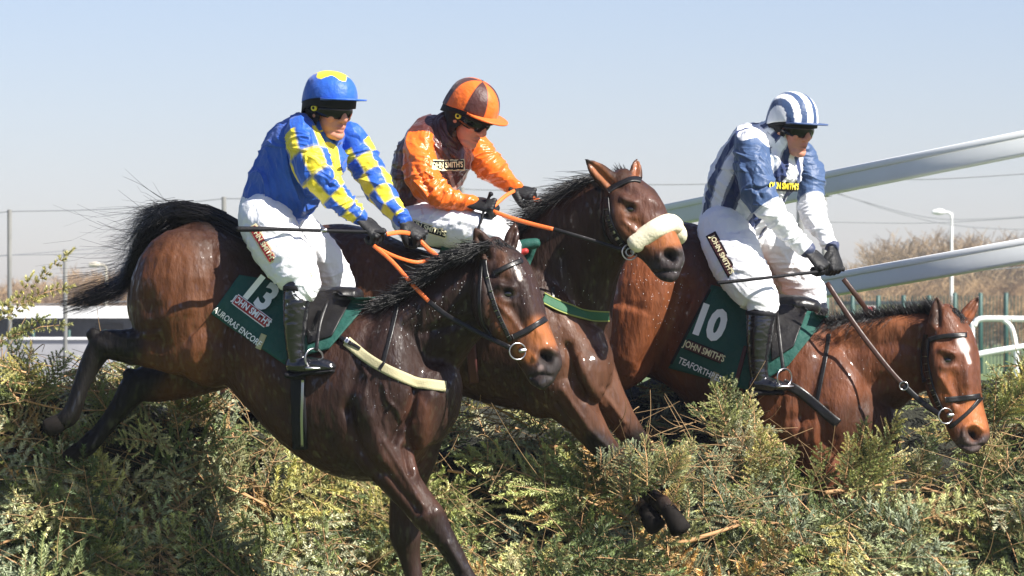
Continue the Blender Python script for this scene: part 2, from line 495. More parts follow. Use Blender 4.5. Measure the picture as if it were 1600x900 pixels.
def crest_hair(crest, dirv, length, y0, y1, wild=8, dy=.03, curl=0.0):
    def gen(rng):
        t = rng.random()*(len(crest)-1); i = min(int(t), len(crest)-2); f = t-i
        x = lerp(crest[i][0], crest[i+1][0], f)+rng.gauss(0, 3); y = lerp(crest[i][1], crest[i+1][1], f)+rng.gauss(0, 3)+3
        Y = lerp(y0, y1, t/(len(crest)-1))+rng.gauss(0, dy*.4)
        L = length*rng.uniform(.45, 1.15); ang = math.atan2(dirv[1], dirv[0])+rng.gauss(0, .15); side = rng.gauss(0, dy)
        pts = []; c = curl*rng.uniform(.5, 1.5)
        for k in range(8):
            pts.append(P(x, y, Y+side*k/7)); ang += c/7+rng.gauss(0, .07)
            x += math.cos(ang)*L/7; y += math.sin(ang)*L/7
        return pts
    return gen

BLK = (.0045, .0035, .003)
def tack_rein(root, name, pts, w, mtl, thick=.004):
    v = limb([(x, y, w/2, Y, thick) for x, y, Y in pts], 5, 10)
    return make(name, v[0], v[1], M[mtl], root)

# ---- horse one: dark bay with cream breastgirth, nearest the camera
def horse_one():
    root = thing('race_horse', 'dark brown wet-coated horse with cream breast strap, leaping nearest in front of the fence', 'horse', P(480, 600, 0), 'race horses jumping the spruce fence')
    yaw = math.radians(20)
    T = trunk([(238, 410, 222, 515, .30, .13), (262, 372, 248, 560, .24, .22), (300, 348, 292, 588, .18, .275), (350, 350, 335, 596, .12, .28),
               (415, 392, 362, 602, .06, .27), (470, 438, 402, 645, 0, .275), (525, 462, 455, 700, -.06, .285), (575, 472, 512, 738, -.12, .28),
               (625, 470, 566, 752, -.17, .265), (662, 500, 625, 745, -.22, .23), (684, 550, 662, 700, -.25, .17)], yaw)
    neck = trunk([(585, 470, 640, 668, -.15, .22), (628, 458, 690, 612, -.2, .165), (665, 432, 716, 575, -.24, .125), (704, 404, 738, 540, -.28, .105), (742, 386, 765, 515, -.31, .095)], yaw)
    hd = head_shell([(784, 374, 742, 425, .085), (816, 398, 738, 462, .115), (835, 430, 744, 500, .118), (846, 462, 766, 528, .105), (853, 492, 792, 546, .088),
                     (863, 522, 808, 566, .074), (873, 547, 820, 584, .068), (878, 570, 830, 600, .06), (868, 588, 842, 606, .045)], -.36, -.50)
    head = trunk(hd, math.radians(10), 4, 28, .85, .6)
    shells = [T, neck, head,
              ear((765, 404), (741, 354), 17, -.40, dy=-.03), ear((796, 388), (806, 346), 12, -.30, dy=.02),
              ball(P(285, 470, -.02), (.22, .17, .30)), ball(P(335, 545, -.06), (.17, .13, .16)), ball(P(610, 600, -.32), (.17, .10, .26), Matrix.Rotation(-.5, 3, 'Y')),
              ball(P(652, 640, -.33), (.10, .09, .16)), ball(P(650, 650, -.12), (.10, .10, .16)),
              ball(P(146, 523, .01), (.030, .026, .030)), ball(P(202, 585, .26), (.028, .026, .028)), ball(P(112, 640, -.01), (.034, .034, .036)), ball(P(143, 686, .25), (.034, .034, .036)),
              # near hind leg
              limb([(330, 500, 80, -.02, .14), (285, 530, 60, -.03, .13), (238, 541, 36, -.02, .10), (195, 541, 26, 0, .07), (163, 540, 22, .01, .05), (143, 566, 17, .01), (127, 603, 13.5, 0), (116, 635, 13.5, -.01), (107, 652, 15, -.01), (90, 661, 12.5, -.01)]),
              # far hind leg
              limb([(370, 540, 60, .25, .13), (310, 575, 44, .26, .11), (255, 596, 32, .26, .08), (215, 604, 26, .26, .055), (192, 632, 18, .26), (168, 662, 14, .26), (147, 687, 14, .25), (135, 698, 15.5, .24), (122, 706, 12.5, .24)]),
              # near foreleg
              limb([(585, 655, 66, -.30, .12), (600, 705, 48, -.33, .10), (626, 752, 31, -.35), (654, 787, 26, -.36), (672, 810, 26, -.37), (690, 836, 19, -.37), (712, 872, 15, -.37), (728, 902, 15, -.37), (744, 932, 19, -.37), (762, 958, 15, -.37)]),
              # far foreleg
              limb([(655, 660, 44, -.12, .11), (650, 712, 33, -.10, .09), (636, 765, 26, -.08), (632, 815, 24, -.07), (634, 842, 24, -.06), (640, 870, 17, -.05), (647, 905, 14, -.05), (652, 940, 18, -.05), (662, 965, 15, -.05)])]
    K = []
    K += [([(735, 400), (760, 430), (772, 470), (760, 520)], 9, -.012, -1, 0),       # jaw/neck groove
          ([(762, 455), (758, 490), (775, 515)], 17, .012), ([(818, 440), (828, 480), (840, 520)], 8, .008), ([(800, 475), (815, 510)], 10, -.010),
          ([(775, 432), (790, 440)], 9, -.012), ([(782, 444), (800, 450)], 6, .014), ([(782, 470), (803, 473)], 5, .006), ([(793, 459)], 9, -.012), ([(771, 470), (800, 497), (812, 515)], 4, .007),
          ([(848, 553), (857, 560)], 7.5, -.032), ([(836, 560), (842, 547), (858, 545), (868, 552)], 4, .009), ([(828, 590), (845, 585), (862, 588)], 3, -.008), ([(843, 600)], 7, .008),
          ([(762, 402), (748, 372)], 5, -.012), ([(798, 382), (804, 362)], 4, -.010), ([(765, 425), (775, 405)], 7, -.008),
          # haunch
          ([(330, 480), (290, 560), (268, 578)], 16, .012), ([(370, 440), (345, 520), (320, 580)], 20, -.018), ([(232, 470), (250, 540)], 14, -.010), ([(320, 360), (350, 400)], 14, .010),
          ([(372, 580), (400, 600), (450, 650)], 16, -.010), ([(395, 500), (430, 590)], 22, .008),
          # shoulder and breast
          ([(585, 500), (560, 560), (545, 640)], 12, -.012), ([(622, 500), (610, 560), (625, 620)], 26, .014), ([(560, 620), (590, 680), (600, 720)], 14, .014), ([(650, 600), (640, 650), (615, 690)], 6, -.020),
          ([(672, 620), (660, 670), (648, 735)], 12, .012), ([(633, 700), (640, 740)], 5, -.018), ([(545, 640), (560, 700), (590, 740)], 8, -.016), ([(600, 690), (630, 740), (660, 790)], 4, .008), ([(590, 720), (625, 765), (655, 800)], 5, -.010),
          ([(600, 600), (605, 625), (620, 640), (628, 660)], 2.6, .007), ([(612, 632), (600, 655), (606, 680)], 2.4, .006), ([(560, 560), (575, 590), (570, 620)], 2.6, .005),
          ([(640, 520), (670, 560), (700, 560)], 14, -.012), ([(650, 480), (690, 470), (730, 440)], 18, .010), ([(660, 520), (700, 510), (740, 500)], 8, -.012), ([(690, 500), (730, 455)], 5, .006),
          ([(682, 798), (664, 806)], 10, .006), ([(700, 850), (722, 890)], 4, .006), ([(690, 855), (715, 895)], 3, -.005),
          ([(150, 530), (165, 545)], 10, .008), ([(300, 480), (240, 500)], 12, .008), ([(250, 520), (200, 528), (165, 520)], 6, .008)]
    tan = (.22, .075, .022)
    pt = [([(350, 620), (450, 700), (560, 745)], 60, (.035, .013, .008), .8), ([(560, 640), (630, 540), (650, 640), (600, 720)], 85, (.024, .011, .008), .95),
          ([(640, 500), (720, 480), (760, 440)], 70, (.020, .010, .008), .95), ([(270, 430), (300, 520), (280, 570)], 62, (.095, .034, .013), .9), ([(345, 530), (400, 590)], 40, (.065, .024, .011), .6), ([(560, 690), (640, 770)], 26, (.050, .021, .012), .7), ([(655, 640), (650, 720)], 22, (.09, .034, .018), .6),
          ([(180, 540), (130, 600), (80, 665)], 44, BLK, 1, 3), ([(235, 560), (200, 600), (150, 690), (110, 715)], 40, BLK, 1, 3, .12, 1), ([(300, 585), (360, 590)], 34, (.03, .012, .008), 1, 1, .1, 1),
          ([(148, 522), (160, 530)], 22, BLK, 1, 3), ([(203, 583)], 20, BLK, 1, 3, .12, 1), ([(690, 830), (760, 980)], 34, (.014, .008, .007), 1), ([(634, 840), (660, 980)], 30, (.026, .014, .011), 1),
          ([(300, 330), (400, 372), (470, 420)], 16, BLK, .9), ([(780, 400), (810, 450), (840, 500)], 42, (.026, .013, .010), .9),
          ([(776, 480), (800, 520), (815, 545)], 20, (.11, .04, .016), .9), ([(840, 515), (855, 535)], 20, (.27, .09, .028), .95), ([(812, 548), (830, 560)], 10, (.30, .10, .03), .8),
          ([(858, 562), (868, 585), (840, 602)], 20, (.022, .017, .016), 1, 2), ([(836, 588)], 13, (.03, .02, .018), 1), ([(850, 557)], 6, (.004, .003, .003), 1), ([(845, 575)], 5, (.30, .22, .20), .5),
          ([(750, 460), (745, 500)], 18, (.022, .012, .009), .9), ([(746, 375), (762, 400)], 7, (.05, .026, .017), 1), ([(793, 459)], 9, (.01, .006, .005), .9),
          ([(783, 398), (790, 430)], 9, (.12, .05, .025), .5), ([(809, 424), (813, 436)], 3.2, (.62, .55, .5), .9)]
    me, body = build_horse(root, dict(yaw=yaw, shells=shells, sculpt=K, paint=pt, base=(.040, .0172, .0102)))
    b = bvh_of(me)
    # hooves
    for pts in ([(98, 658, 13.5, -.01), (86, 664, 15, -.01), (73, 669, 14, -.01)], [(127, 702, 13.5, .24), (117, 711, 15, .24), (106, 719, 14, .24)], [(760, 955, 16, -.37), (776, 975, 21, -.37)], [(660, 962, 16, -.05), (674, 985, 20, -.05)]):
        v = limb(pts, 3, 16, cap=.35); make('hoof', v[0], v[1], M['hoof'], root)
    eyeball(root, 794, 459, .019, b)
    v = ball(P(826, 437, -.30), (.017, .017, .016)); make('eye', v[0], v[1], M['eye'], root)
    # tail and mane
    hairs('tail', root, path_hair([(395, 378), (350, 352), (310, 338), (265, 346), (233, 378), (212, 418), (180, 452), (114, 476)], 12, wild=10, y0=.08, y1=.34, dy=.03, t0=(0, .5), t1=(.68, 1.04)), 2300, .0017)
    hairs('tail_wisp', bpy.data.objects.get('tail'), path_hair([(330, 336), (280, 326), (250, 334), (222, 350), (200, 385), (176, 395)], 9, wild=14, y0=.14, y1=.3, t0=(0, .5), t1=(.45, 1.0)), 650, .0011)
    hairs('mane', root, crest_hair([(600, 470), (640, 455), (672, 430), (705, 402), (745, 384), (765, 378)], (-.9, .42), 46, -.26, -.44, curl=.15, dy=.035), 3000, .0024)
    hairs('forelock', root, crest_hair([(765, 376), (778, 376), (790, 382)], (.5, .6), 34, -.42, -.40, dy=.02), 160, .0014)
    return root, me, b
h1, h1me, h1b = horse_one()

# ---- horse two: dark bay in the middle with a sheepskin noseband
def horse_two():
    root = thing('race_horse', 'dark bay horse wearing a fluffy cream sheepskin noseband, in the middle of the three', 'horse', P(720, 560, 1.0), 'race horses jumping the spruce fence')
    yaw = math.radians(18); Y = 1.0
    T = trunk([(432, 395, 440, 520, Y+.34, .14), (470, 362, 478, 560, Y+.28, .24), (530, 350, 535, 578, Y+.2, .28), (590, 362, 596, 586, Y+.14, .275), (650, 388, 655, 596, Y+.08, .27),
               (712, 400, 715, 615, Y+.02, .28), (772, 398, 770, 632, Y-.04, .28), (826, 395, 826, 642, Y-.1, .265), (878, 430, 880, 640, Y-.16, .23), (922, 500, 920, 612, Y-.2, .17)], yaw)
    neck = trunk([(800, 382, 900, 610, Y-.06, .20), (828, 347, 947, 545, Y-.12, .155), (864, 312, 957, 470, Y-.18, .12), (905, 286, 970, 420, Y-.24, .10), (940, 272, 985, 395, Y-.28, .09)], yaw)
    hd = head_shell([(985, 268, 942, 302, .085), (1005, 283, 940, 335, .11), (1024, 298, 952, 372, .11), (1037, 320, 973, 392, .098), (1047, 345, 998, 402, .082),
                     (1057, 366, 1014, 418, .07), (1066, 388, 1024, 430, .064), (1069, 408, 1034, 438, .056), (1062, 426, 1046, 440, .042)], Y-.33, Y-.50)
    head = trunk(hd, math.radians(10), 4, 28, .85, .6)
    shells = [T, neck, head, ear((958, 290), (914, 248), 16, Y-.38, dy=-.04), ear((993, 282), (995, 246), 11, Y-.28, dy=.03),
              ball(P(490, 460, Y), (.2, .16, .28)), ball(P(850, 560, Y-.22), (.18, .12, .26)), ball(P(915, 580, Y-.26), (.10, .12, .15)),
              limb([(500, 520, 70, Y), (455, 545, 45, Y), (410, 545, 30, Y), (370, 545, 23, Y), (358, 580, 17, Y), (350, 615, 17, Y)]),
              limb([(520, 540, 60, Y+.3), (470, 570, 40, Y+.3), (420, 575, 28, Y+.3), (400, 610, 17, Y+.3), (390, 640, 17, Y+.3)]),
              limb([(850, 575, 62, Y-.22, .11), (880, 612, 46, Y-.26, .10), (912, 655, 30, Y-.27), (938, 692, 22, Y-.26), (960, 716, 18, Y-.24), (986, 746, 13, Y-.2), (1018, 776, 12, Y-.24), (1036, 789, 15, Y-.3), (1050, 802, 12, Y-.33)]),
              limb([(915, 575, 46, Y-.05, .10), (938, 612, 36, Y-.08), (966, 650, 25, Y-.08), (988, 680, 20, Y-.06), (1004, 698, 16, Y-.02), (1010, 740, 12, Y+.05), (1008, 780, 12, Y-.1), (1012, 800, 14, Y-.22)])]
    K = [([(985, 385), (952, 360), (944, 310)], 8, -.010, 0, 3), ([(962, 335), (972, 368)], 15, .010), ([(1012, 312), (1030, 322)], 8, .008), ([(992, 345), (1010, 370)], 10, -.008), ([(970, 292), (985, 300)], 9, -.012), ([(974, 310), (990, 317)], 6, .014),
         ([(975, 336), (992, 340)], 5, .006), ([(984, 327)], 9, -.012), ([(975, 345), (1000, 368), (1008, 384)], 4, .007), ([(1041, 396), (1050, 402)], 7.5, -.032), ([(1030, 402), (1036, 390), (1052, 387), (1062, 395)], 4, .009),
         ([(1020, 428), (1040, 424), (1060, 424)], 3, -.010), ([(1042, 434)], 7, .008), ([(955, 288), (924, 256)], 5.5, -.014), ([(993, 276), (995, 254)], 4, -.010),
         ([(820, 420), (860, 470), (880, 540)], 16, -.012), ([(835, 500), (850, 560), (870, 600)], 20, .014), ([(905, 560), (920, 600), (940, 630)], 9, .014), ([(888, 540), (898, 590), (915, 620)], 6, -.018), ([(880, 400), (900, 460), (930, 540)], 12, -.010),
         ([(900, 330), (930, 400)], 16, .008), ([(560, 380), (560, 470)], 20, .01), ([(610, 400), (600, 480)], 16, -.01), ([(880, 610), (920, 670), (950, 700)], 4, .008), ([(870, 630), (905, 680)], 4, -.010), ([(940, 610), (975, 660)], 4, .008), ([(925, 630), (955, 665)], 5, -.01)]
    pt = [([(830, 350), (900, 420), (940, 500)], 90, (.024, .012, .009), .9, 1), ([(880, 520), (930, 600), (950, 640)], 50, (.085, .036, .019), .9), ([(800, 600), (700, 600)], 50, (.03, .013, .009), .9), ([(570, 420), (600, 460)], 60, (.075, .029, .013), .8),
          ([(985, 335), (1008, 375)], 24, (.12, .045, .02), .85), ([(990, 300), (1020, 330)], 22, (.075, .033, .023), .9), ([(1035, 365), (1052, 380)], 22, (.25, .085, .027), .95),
          ([(1042, 405), (1066, 400), (1050, 436), (1020, 420)], 17, (.030, .024, .024), 1, 2), ([(1046, 399)], 6, (.004, .003, .003), 1), ([(960, 375), (1000, 408)], 12, (.02, .014, .012), .9), ([(945, 330)], 14, (.02, .012, .01), .8),
          ([(955, 288), (930, 262)], 9, (.28, .10, .04), .9), ([(993, 278), (996, 258)], 6, (.25, .09, .04), .9), ([(916, 250)], 7, BLK, 1), ([(905, 262), (938, 298)], 5, BLK, 1), ([(984, 327)], 8, (.01, .006, .005), .9),
          ([(930, 690), (990, 750), (1060, 820)], 20, BLK, .9), ([(1000, 690), (1012, 800)], 22, BLK, .9), ([(930, 640), (900, 620)], 22, (.075, .028, .013), .8)]
    me, body = build_horse(root, dict(yaw=yaw, shells=shells, sculpt=K, paint=pt, base=(.042, .018, .010)))
    b = bvh_of(me)
    for pts in ([(1044, 796, 12, Y-.34), (1053, 810, 14.5, Y-.36), (1064, 829, 17, Y-.37)], [(1009, 796, 12, Y-.25), (1015, 808, 14.5, Y-.28), (1026, 824, 16.5, Y-.3)], [(350, 612, 17, Y), (344, 640, 19, Y)], [(390, 638, 17, Y+.3), (384, 664, 19, Y+.3)]):
        v = limb(pts, 3, 16, cap=.35); make('hoof', v[0], v[1], M['hoof'], root)
    eyeball(root, 985, 327, .019, b)
    v = ball(P(1016, 312, Y-.26), (.017, .017, .016)); make('eye', v[0], v[1], M['eye'], root)
    hairs('tail', root, path_hair([(445, 380), (415, 375), (390, 400), (380, 450), (370, 500)], 12, y0=Y+.3, y1=Y+.35), 500, .0022)
    hairs('mane', root, crest_hair([(790, 392), (828, 350), (864, 315), (905, 290), (940, 272)], (-.9, .05), 62, Y-.1, Y-.3, curl=-.5, dy=.06), 1500, .0015)
    hairs('forelock', root, crest_hair([(962, 276), (985, 270)], (-.3, -.3), 20, Y-.3, Y-.3, dy=.02), 90, .0013)
    return root, me, b
h2, h2me, h2b = horse_two()

# ---- horse three: bright bay, head low over the spruce
def horse_three():
    root = thing('race_horse', 'bright bay horse with small white star and lowered head, rightmost, chest deep in spruce', 'horse', P(1250, 620, 1.8), 'race horses jumping the spruce fence')
    yaw = math.radians(20); Y = 1.8
    T = trunk([(985, 418, 958, 505, Y+.34, .15), (1020, 372, 972, 560, Y+.28, .23), (1060, 348, 1000, 585, Y+.22, .28), (1105, 358, 1042, 600, Y+.15, .285), (1155, 398, 1088, 640, Y+.08, .28),
               (1203, 448, 1142, 685, Y, .285), (1250, 482, 1195, 715, Y-.07, .285), (1300, 505, 1250, 732, Y-.13, .265), (1350, 560, 1310, 742, Y-.2, .225), (1382, 620, 1360, 720, Y-.23, .15)], yaw)
    neck = trunk([(1285, 505, 1345, 730, Y-.12, .20), (1340, 499, 1392, 655, Y-.19, .155), (1395, 491, 1425, 622, Y-.26, .12), (1450, 486, 1455, 605, Y-.31, .10)], yaw)
    hd = head_shell([(1490, 480, 1452, 500, .09), (1516, 512, 1444, 532, .11), (1529, 548, 1442, 572, .113), (1532, 586, 1448, 612, .10), (1534, 618, 1462, 642, .085),
                     (1539, 645, 1476, 664, .073), (1545, 668, 1486, 684, .066), (1546, 686, 1496, 698, .058), (1532, 700, 1508, 706, .042)], Y-.40, Y-.55)
    head = trunk(hd, math.radians(10), 4, 28, .85, .6)
    shells = [T, neck, head, ear((1466, 512), (1464, 462), 14, Y-.44, dy=-.02), ear((1504, 504), (1530, 462), 12, Y-.34, dy=.03),
              ball(P(1020, 470, Y), (.2, .16, .28)), ball(P(1270, 620, Y-.26), (.17, .11, .24)), ball(P(1340, 660, Y-.28), (.10, .12, .14)),
              limb([(1000, 500, 62, Y+.02), (978, 560, 45, Y), (940, 590, 30, Y+.02), (905, 592, 24, Y+.02), (890, 630, 17, Y), (880, 660, 17, Y)]),
              limb([(1010, 520, 60, Y+.32), (970, 560, 40, Y+.3), (930, 565, 28, Y+.3), (900, 600, 17, Y+.3), (885, 640, 17, Y+.3)]),
              limb([(1265, 670, 55, Y-.25), (1290, 730, 36, Y-.28), (1310, 790, 26, Y-.3), (1330, 850, 16, Y-.3), (1340, 900, 17, Y-.3)]),
              limb([(1350, 650, 40, Y-.1), (1352, 700, 32, Y-.12), (1345, 760, 24, Y-.14), (1345, 830, 16, Y-.1), (1350, 880, 17, Y-.1)])]
    K = [([(1448, 600), (1444, 560), (1455, 520)], 8, -.010, 0, 4), ([(1462, 555), (1470, 590)], 15, .010), ([(1510, 580), (1515, 620)], 9, .007), ([(1490, 590), (1497, 625)], 9, -.010), ([(1470, 535), (1482, 530)], 8, -.012), ([(1472, 546), (1490, 553)], 6, .014), ([(1474, 573), (1490, 573)], 5, .006),
         ([(1480, 562)], 9, -.012), ([(1470, 590), (1488, 618), (1492, 640)], 4, .007), ([(1518, 675), (1524, 682)], 8, -.034), ([(1506, 683), (1508, 668), (1524, 664), (1536, 672)], 4, .009), ([(1495, 694), (1515, 698), (1535, 696)], 3, -.009),
         ([(1466, 508), (1465, 472)], 5, -.012), ([(1506, 500), (1526, 470)], 4.5, -.011), ([(1505, 530), (1510, 600)], 5, .005),
         ([(1290, 520), (1270, 590), (1250, 650)], 14, -.012), ([(1270, 560), (1240, 640)], 12, .010), ([(1310, 560), (1330, 600), (1310, 660)], 24, .014), ([(1330, 520), (1400, 508), (1450, 505)], 9, .009), ([(1330, 545), (1400, 535), (1440, 545)], 10, -.008), ([(1360, 600), (1400, 590), (1440, 590)], 12, -.010),
         ([(1040, 420), (1010, 500), (985, 560)], 20, .014), ([(1070, 450), (1040, 530), (1010, 570)], 16, -.016), ([(1090, 560), (1130, 610)], 12, -.008), ([(1230, 620), (1225, 680)], 5, .006), ([(1250, 620), (1248, 690)], 5, -.008), ([(1275, 640), (1272, 690)], 5, .008), ([(1290, 640), (1290, 690)], 5, -.008)]
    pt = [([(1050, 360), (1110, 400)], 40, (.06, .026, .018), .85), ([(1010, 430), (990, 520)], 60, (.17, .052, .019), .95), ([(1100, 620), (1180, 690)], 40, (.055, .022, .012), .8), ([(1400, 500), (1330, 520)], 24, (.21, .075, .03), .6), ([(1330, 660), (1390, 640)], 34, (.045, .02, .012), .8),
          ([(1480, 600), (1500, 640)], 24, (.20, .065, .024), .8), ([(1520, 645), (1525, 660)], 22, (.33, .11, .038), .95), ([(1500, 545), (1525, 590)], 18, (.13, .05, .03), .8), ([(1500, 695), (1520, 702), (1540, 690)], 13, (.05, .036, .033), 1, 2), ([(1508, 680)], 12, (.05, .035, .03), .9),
          ([(1520, 679)], 6.5, (.004, .003, .003), 1), ([(1502, 533), (1508, 545)], 7, (.74, .68, .64), 1, 2), ([(1510, 552), (1515, 566)], 3.2, (.70, .6, .55), .9), ([(1465, 470), (1462, 500)], 9, (.035, .018, .012), .9), ([(1528, 468)], 5, BLK, .9), ([(1514, 492)], 8, (.28, .085, .03), .9),
          ([(1481, 563)], 9, (.01, .006, .005), .9), ([(1450, 560), (1455, 600)], 14, (.05, .02, .012), .8)]
    me, body = build_horse(root, dict(yaw=yaw, shells=shells, sculpt=K, paint=pt, base=(.118, .040, .018)))
    b = bvh_of(me)
    for pts in ([(890, 658, 17, Y), (884, 684, 19, Y)], [(885, 638, 17, Y+.3), (880, 664, 19, Y+.3)], [(1340, 898, 17, Y-.3), (1350, 925, 20, Y-.3)], [(1350, 878, 17, Y-.1), (1358, 905, 20, Y-.1)]):
        v = limb(pts, 3, 16, cap=.35); make('hoof', v[0], v[1], M['hoof'], root)
    eyeball(root, 1481, 563, .019, b)
    v = ball(P(1521, 556, Y-.36), (.017, .017, .016)); make('eye', v[0], v[1], M['eye'], root)
    hairs('tail', root, path_hair([(985, 405), (960, 400), (930, 430), (910, 480), (900, 540)], 14, y0=Y+.35, y1=Y+.4), 500, .0022)
    hairs('mane', root, crest_hair([(1280, 506), (1330, 502), (1390, 492), (1450, 486), (1470, 484)], (-.5, -.75), 22, Y-.15, Y-.4, dy=.03, wild=3), 1300, .0016)
    hairs('mane_lock', bpy.data.objects['mane.002'] if 'mane.002' in bpy.data.objects else root, crest_hair([(1285, 506), (1330, 500), (1390, 492)], (-.6, .5), 26, Y-.3, Y-.35, dy=.03), 300, .0016)
    hairs('forelock', root, crest_hair([(1478, 480), (1496, 486)], (.35, .5), 24, Y-.45, Y-.45, dy=.02), 200, .0014)
    return root, me, b
h3, h3me, h3b = horse_three()

# ------------------------------------------------------------------ the jockeys
def frame(px, py, y, yaw, pitch, roll=0):
    """local x forward, y left, z up; yaw 0 = facing right in the photo, positive = towards the camera"""
    R = Matrix.Rotation(-yaw, 3, 'Z') @ Matrix.Rotation(pitch, 3, 'Y') @ Matrix.Rotation(roll, 3, 'X')
    return R, P(px, py, y)
def to_world(vf, R, c, s=1.0):
    return [c+R@(V(v)*s) for v in vf[0]], vf[1]
def head_parts():
    """skull, jaw, nose, lips in local metres"""
    out = [ball(V((-.008, 0, .025)), (.092, .074, .092)), ball(V((.030, 0, -.045)), (.058, .055, .070)), ball(V((.045, 0, -.005)), (.045, .060, .05)),
           ball(V((.068, 0, -.100)), (.023, .026, .020)), ball(V((.050, 0, -.095)), (.035, .042, .024)),
           tube3([(.080, 0, .012), (.094, 0, -.010), (.103, 0, -.030), (.098, 0, -.042)], [.010, .011, .014, .009], 12),
           ball(V((.090, .012, -.037)), (.011, .008, .008)), ball(V((.090, -.012, -.037)), (.011, .008, .008)),
           tube3([(.074, -.024, -.068), (.085, -.010, -.063), (.088, 0, -.064), (.085, .010, -.063), (.074, .024, -.068)], [.005, .007, .007, .007, .005], 10),
           tube3([(.074, -.021, -.077), (.083, -.008, -.079), (.085, 0, -.080), (.083, .008, -.079), (.074, .021, -.077)], [.005, .008, .008, .008, .005], 10),
           ball(V((.060, .036, -.025)), (.026, .022, .022)), ball(V((.060, -.036, -.025)), (.026, .022, .022)),
           tube3([(.076, -.04, .022), (.086, -.018, .026), (.086, .018, .026), (.076, .04, .022)], [.010, .012, .012, .010], 10),
           ball(V((.0, .074, -.01)), (.018, .010, .030)), ball(V((.0, -.074, -.01)), (.018, .010, .030))]
    return out
def smooth_only(me): me.polygons.foreach_set('use_smooth', np.ones(len(me.polygons), dtype=bool))

def glove_shell(curl, wide=1.0, side=1):
    """local x along the fingers, y across the palm, z out of the back of the hand; side +1 puts the thumb at +y"""
    sh = [tube3([(-.055, 0, .0), (-.02, 0, .0), (.02, 0, .002), (.052, 0, .002)], [.026, .030, .037, .037], 14, .45, .7, up=V((0, 1, 0)))]
    sh[0] = tube3([(-.05, 0, 0), (-.015, 0, 0), (.02, 0, .002), (.048, 0, .002)], [.028, .033, .040, .040], 16, .42, .5, up=V((0, 1, 0)))
    for i, (yy, L) in enumerate(((.031, .072), (.0105, .080), (-.0105, .074), (-.031, .060))):
        c = curl[i] if isinstance(curl, (list, tuple)) else curl
        p = V((.040, yy*side*.96, .002)); a = .15*c; pts = [tuple(p)]; seg = (.46, .30, .24)
        for k, s_ in enumerate(seg):
            a += c*(.85, 1.35, .8)[k]
            for _ in range(2):
                p = p+V((math.cos(a), 0, -math.sin(a)))*L*s_/2; pts.append(tuple(p))
        sh.append(tube3(pts, [.0118, .0115, .0112, .0108, .0104, .0098, .0085][:len(pts)], 12, 1.0, .9, 3, up=V((0, 1, 0))))
        sh.append(ball(V((.046, yy*side*.96, .010)), (.013, .0105, .009), n=12))
    t = [(-.018, .024*side, -.004), (.006, .044*side, -.014), (.026, .046*side, -.032), (.040, .030*side, -.044)]
    sh.append(tube3(t, [.018, .0155, .0125, .0095], 12, 1.0, .9, 4))
    return sh
def make_glove(root, px, py, y, direction, back, side, curl=1.0, s=1.0, name='glove', cuff=None):
    """direction: along the hand (world); back: out of the back of the hand"""
    x = V(direction).normalized(); z = V(back); z = (z-x*z.dot(x)).normalized(); yv = z.cross(x)
    R = Matrix((x, yv, z)).transposed(); c = P(px, py, y); so_ = Soup()
    for vf in glove_shell(curl, side=side): so_.add(to_world(vf, R, c, s))
    me = so_.mesh(.0032, 2); g = link_mesh(name, me, M['glove'], root)
    return g
def ring_band(root, name, a, b, r, mtl, w=.5):
    v = limb([(*a[:2], r, a[2]), (*b[:2], r, b[2])], 2, 20, cap=.1); return make(name, v[0], v[1], mtl, root)

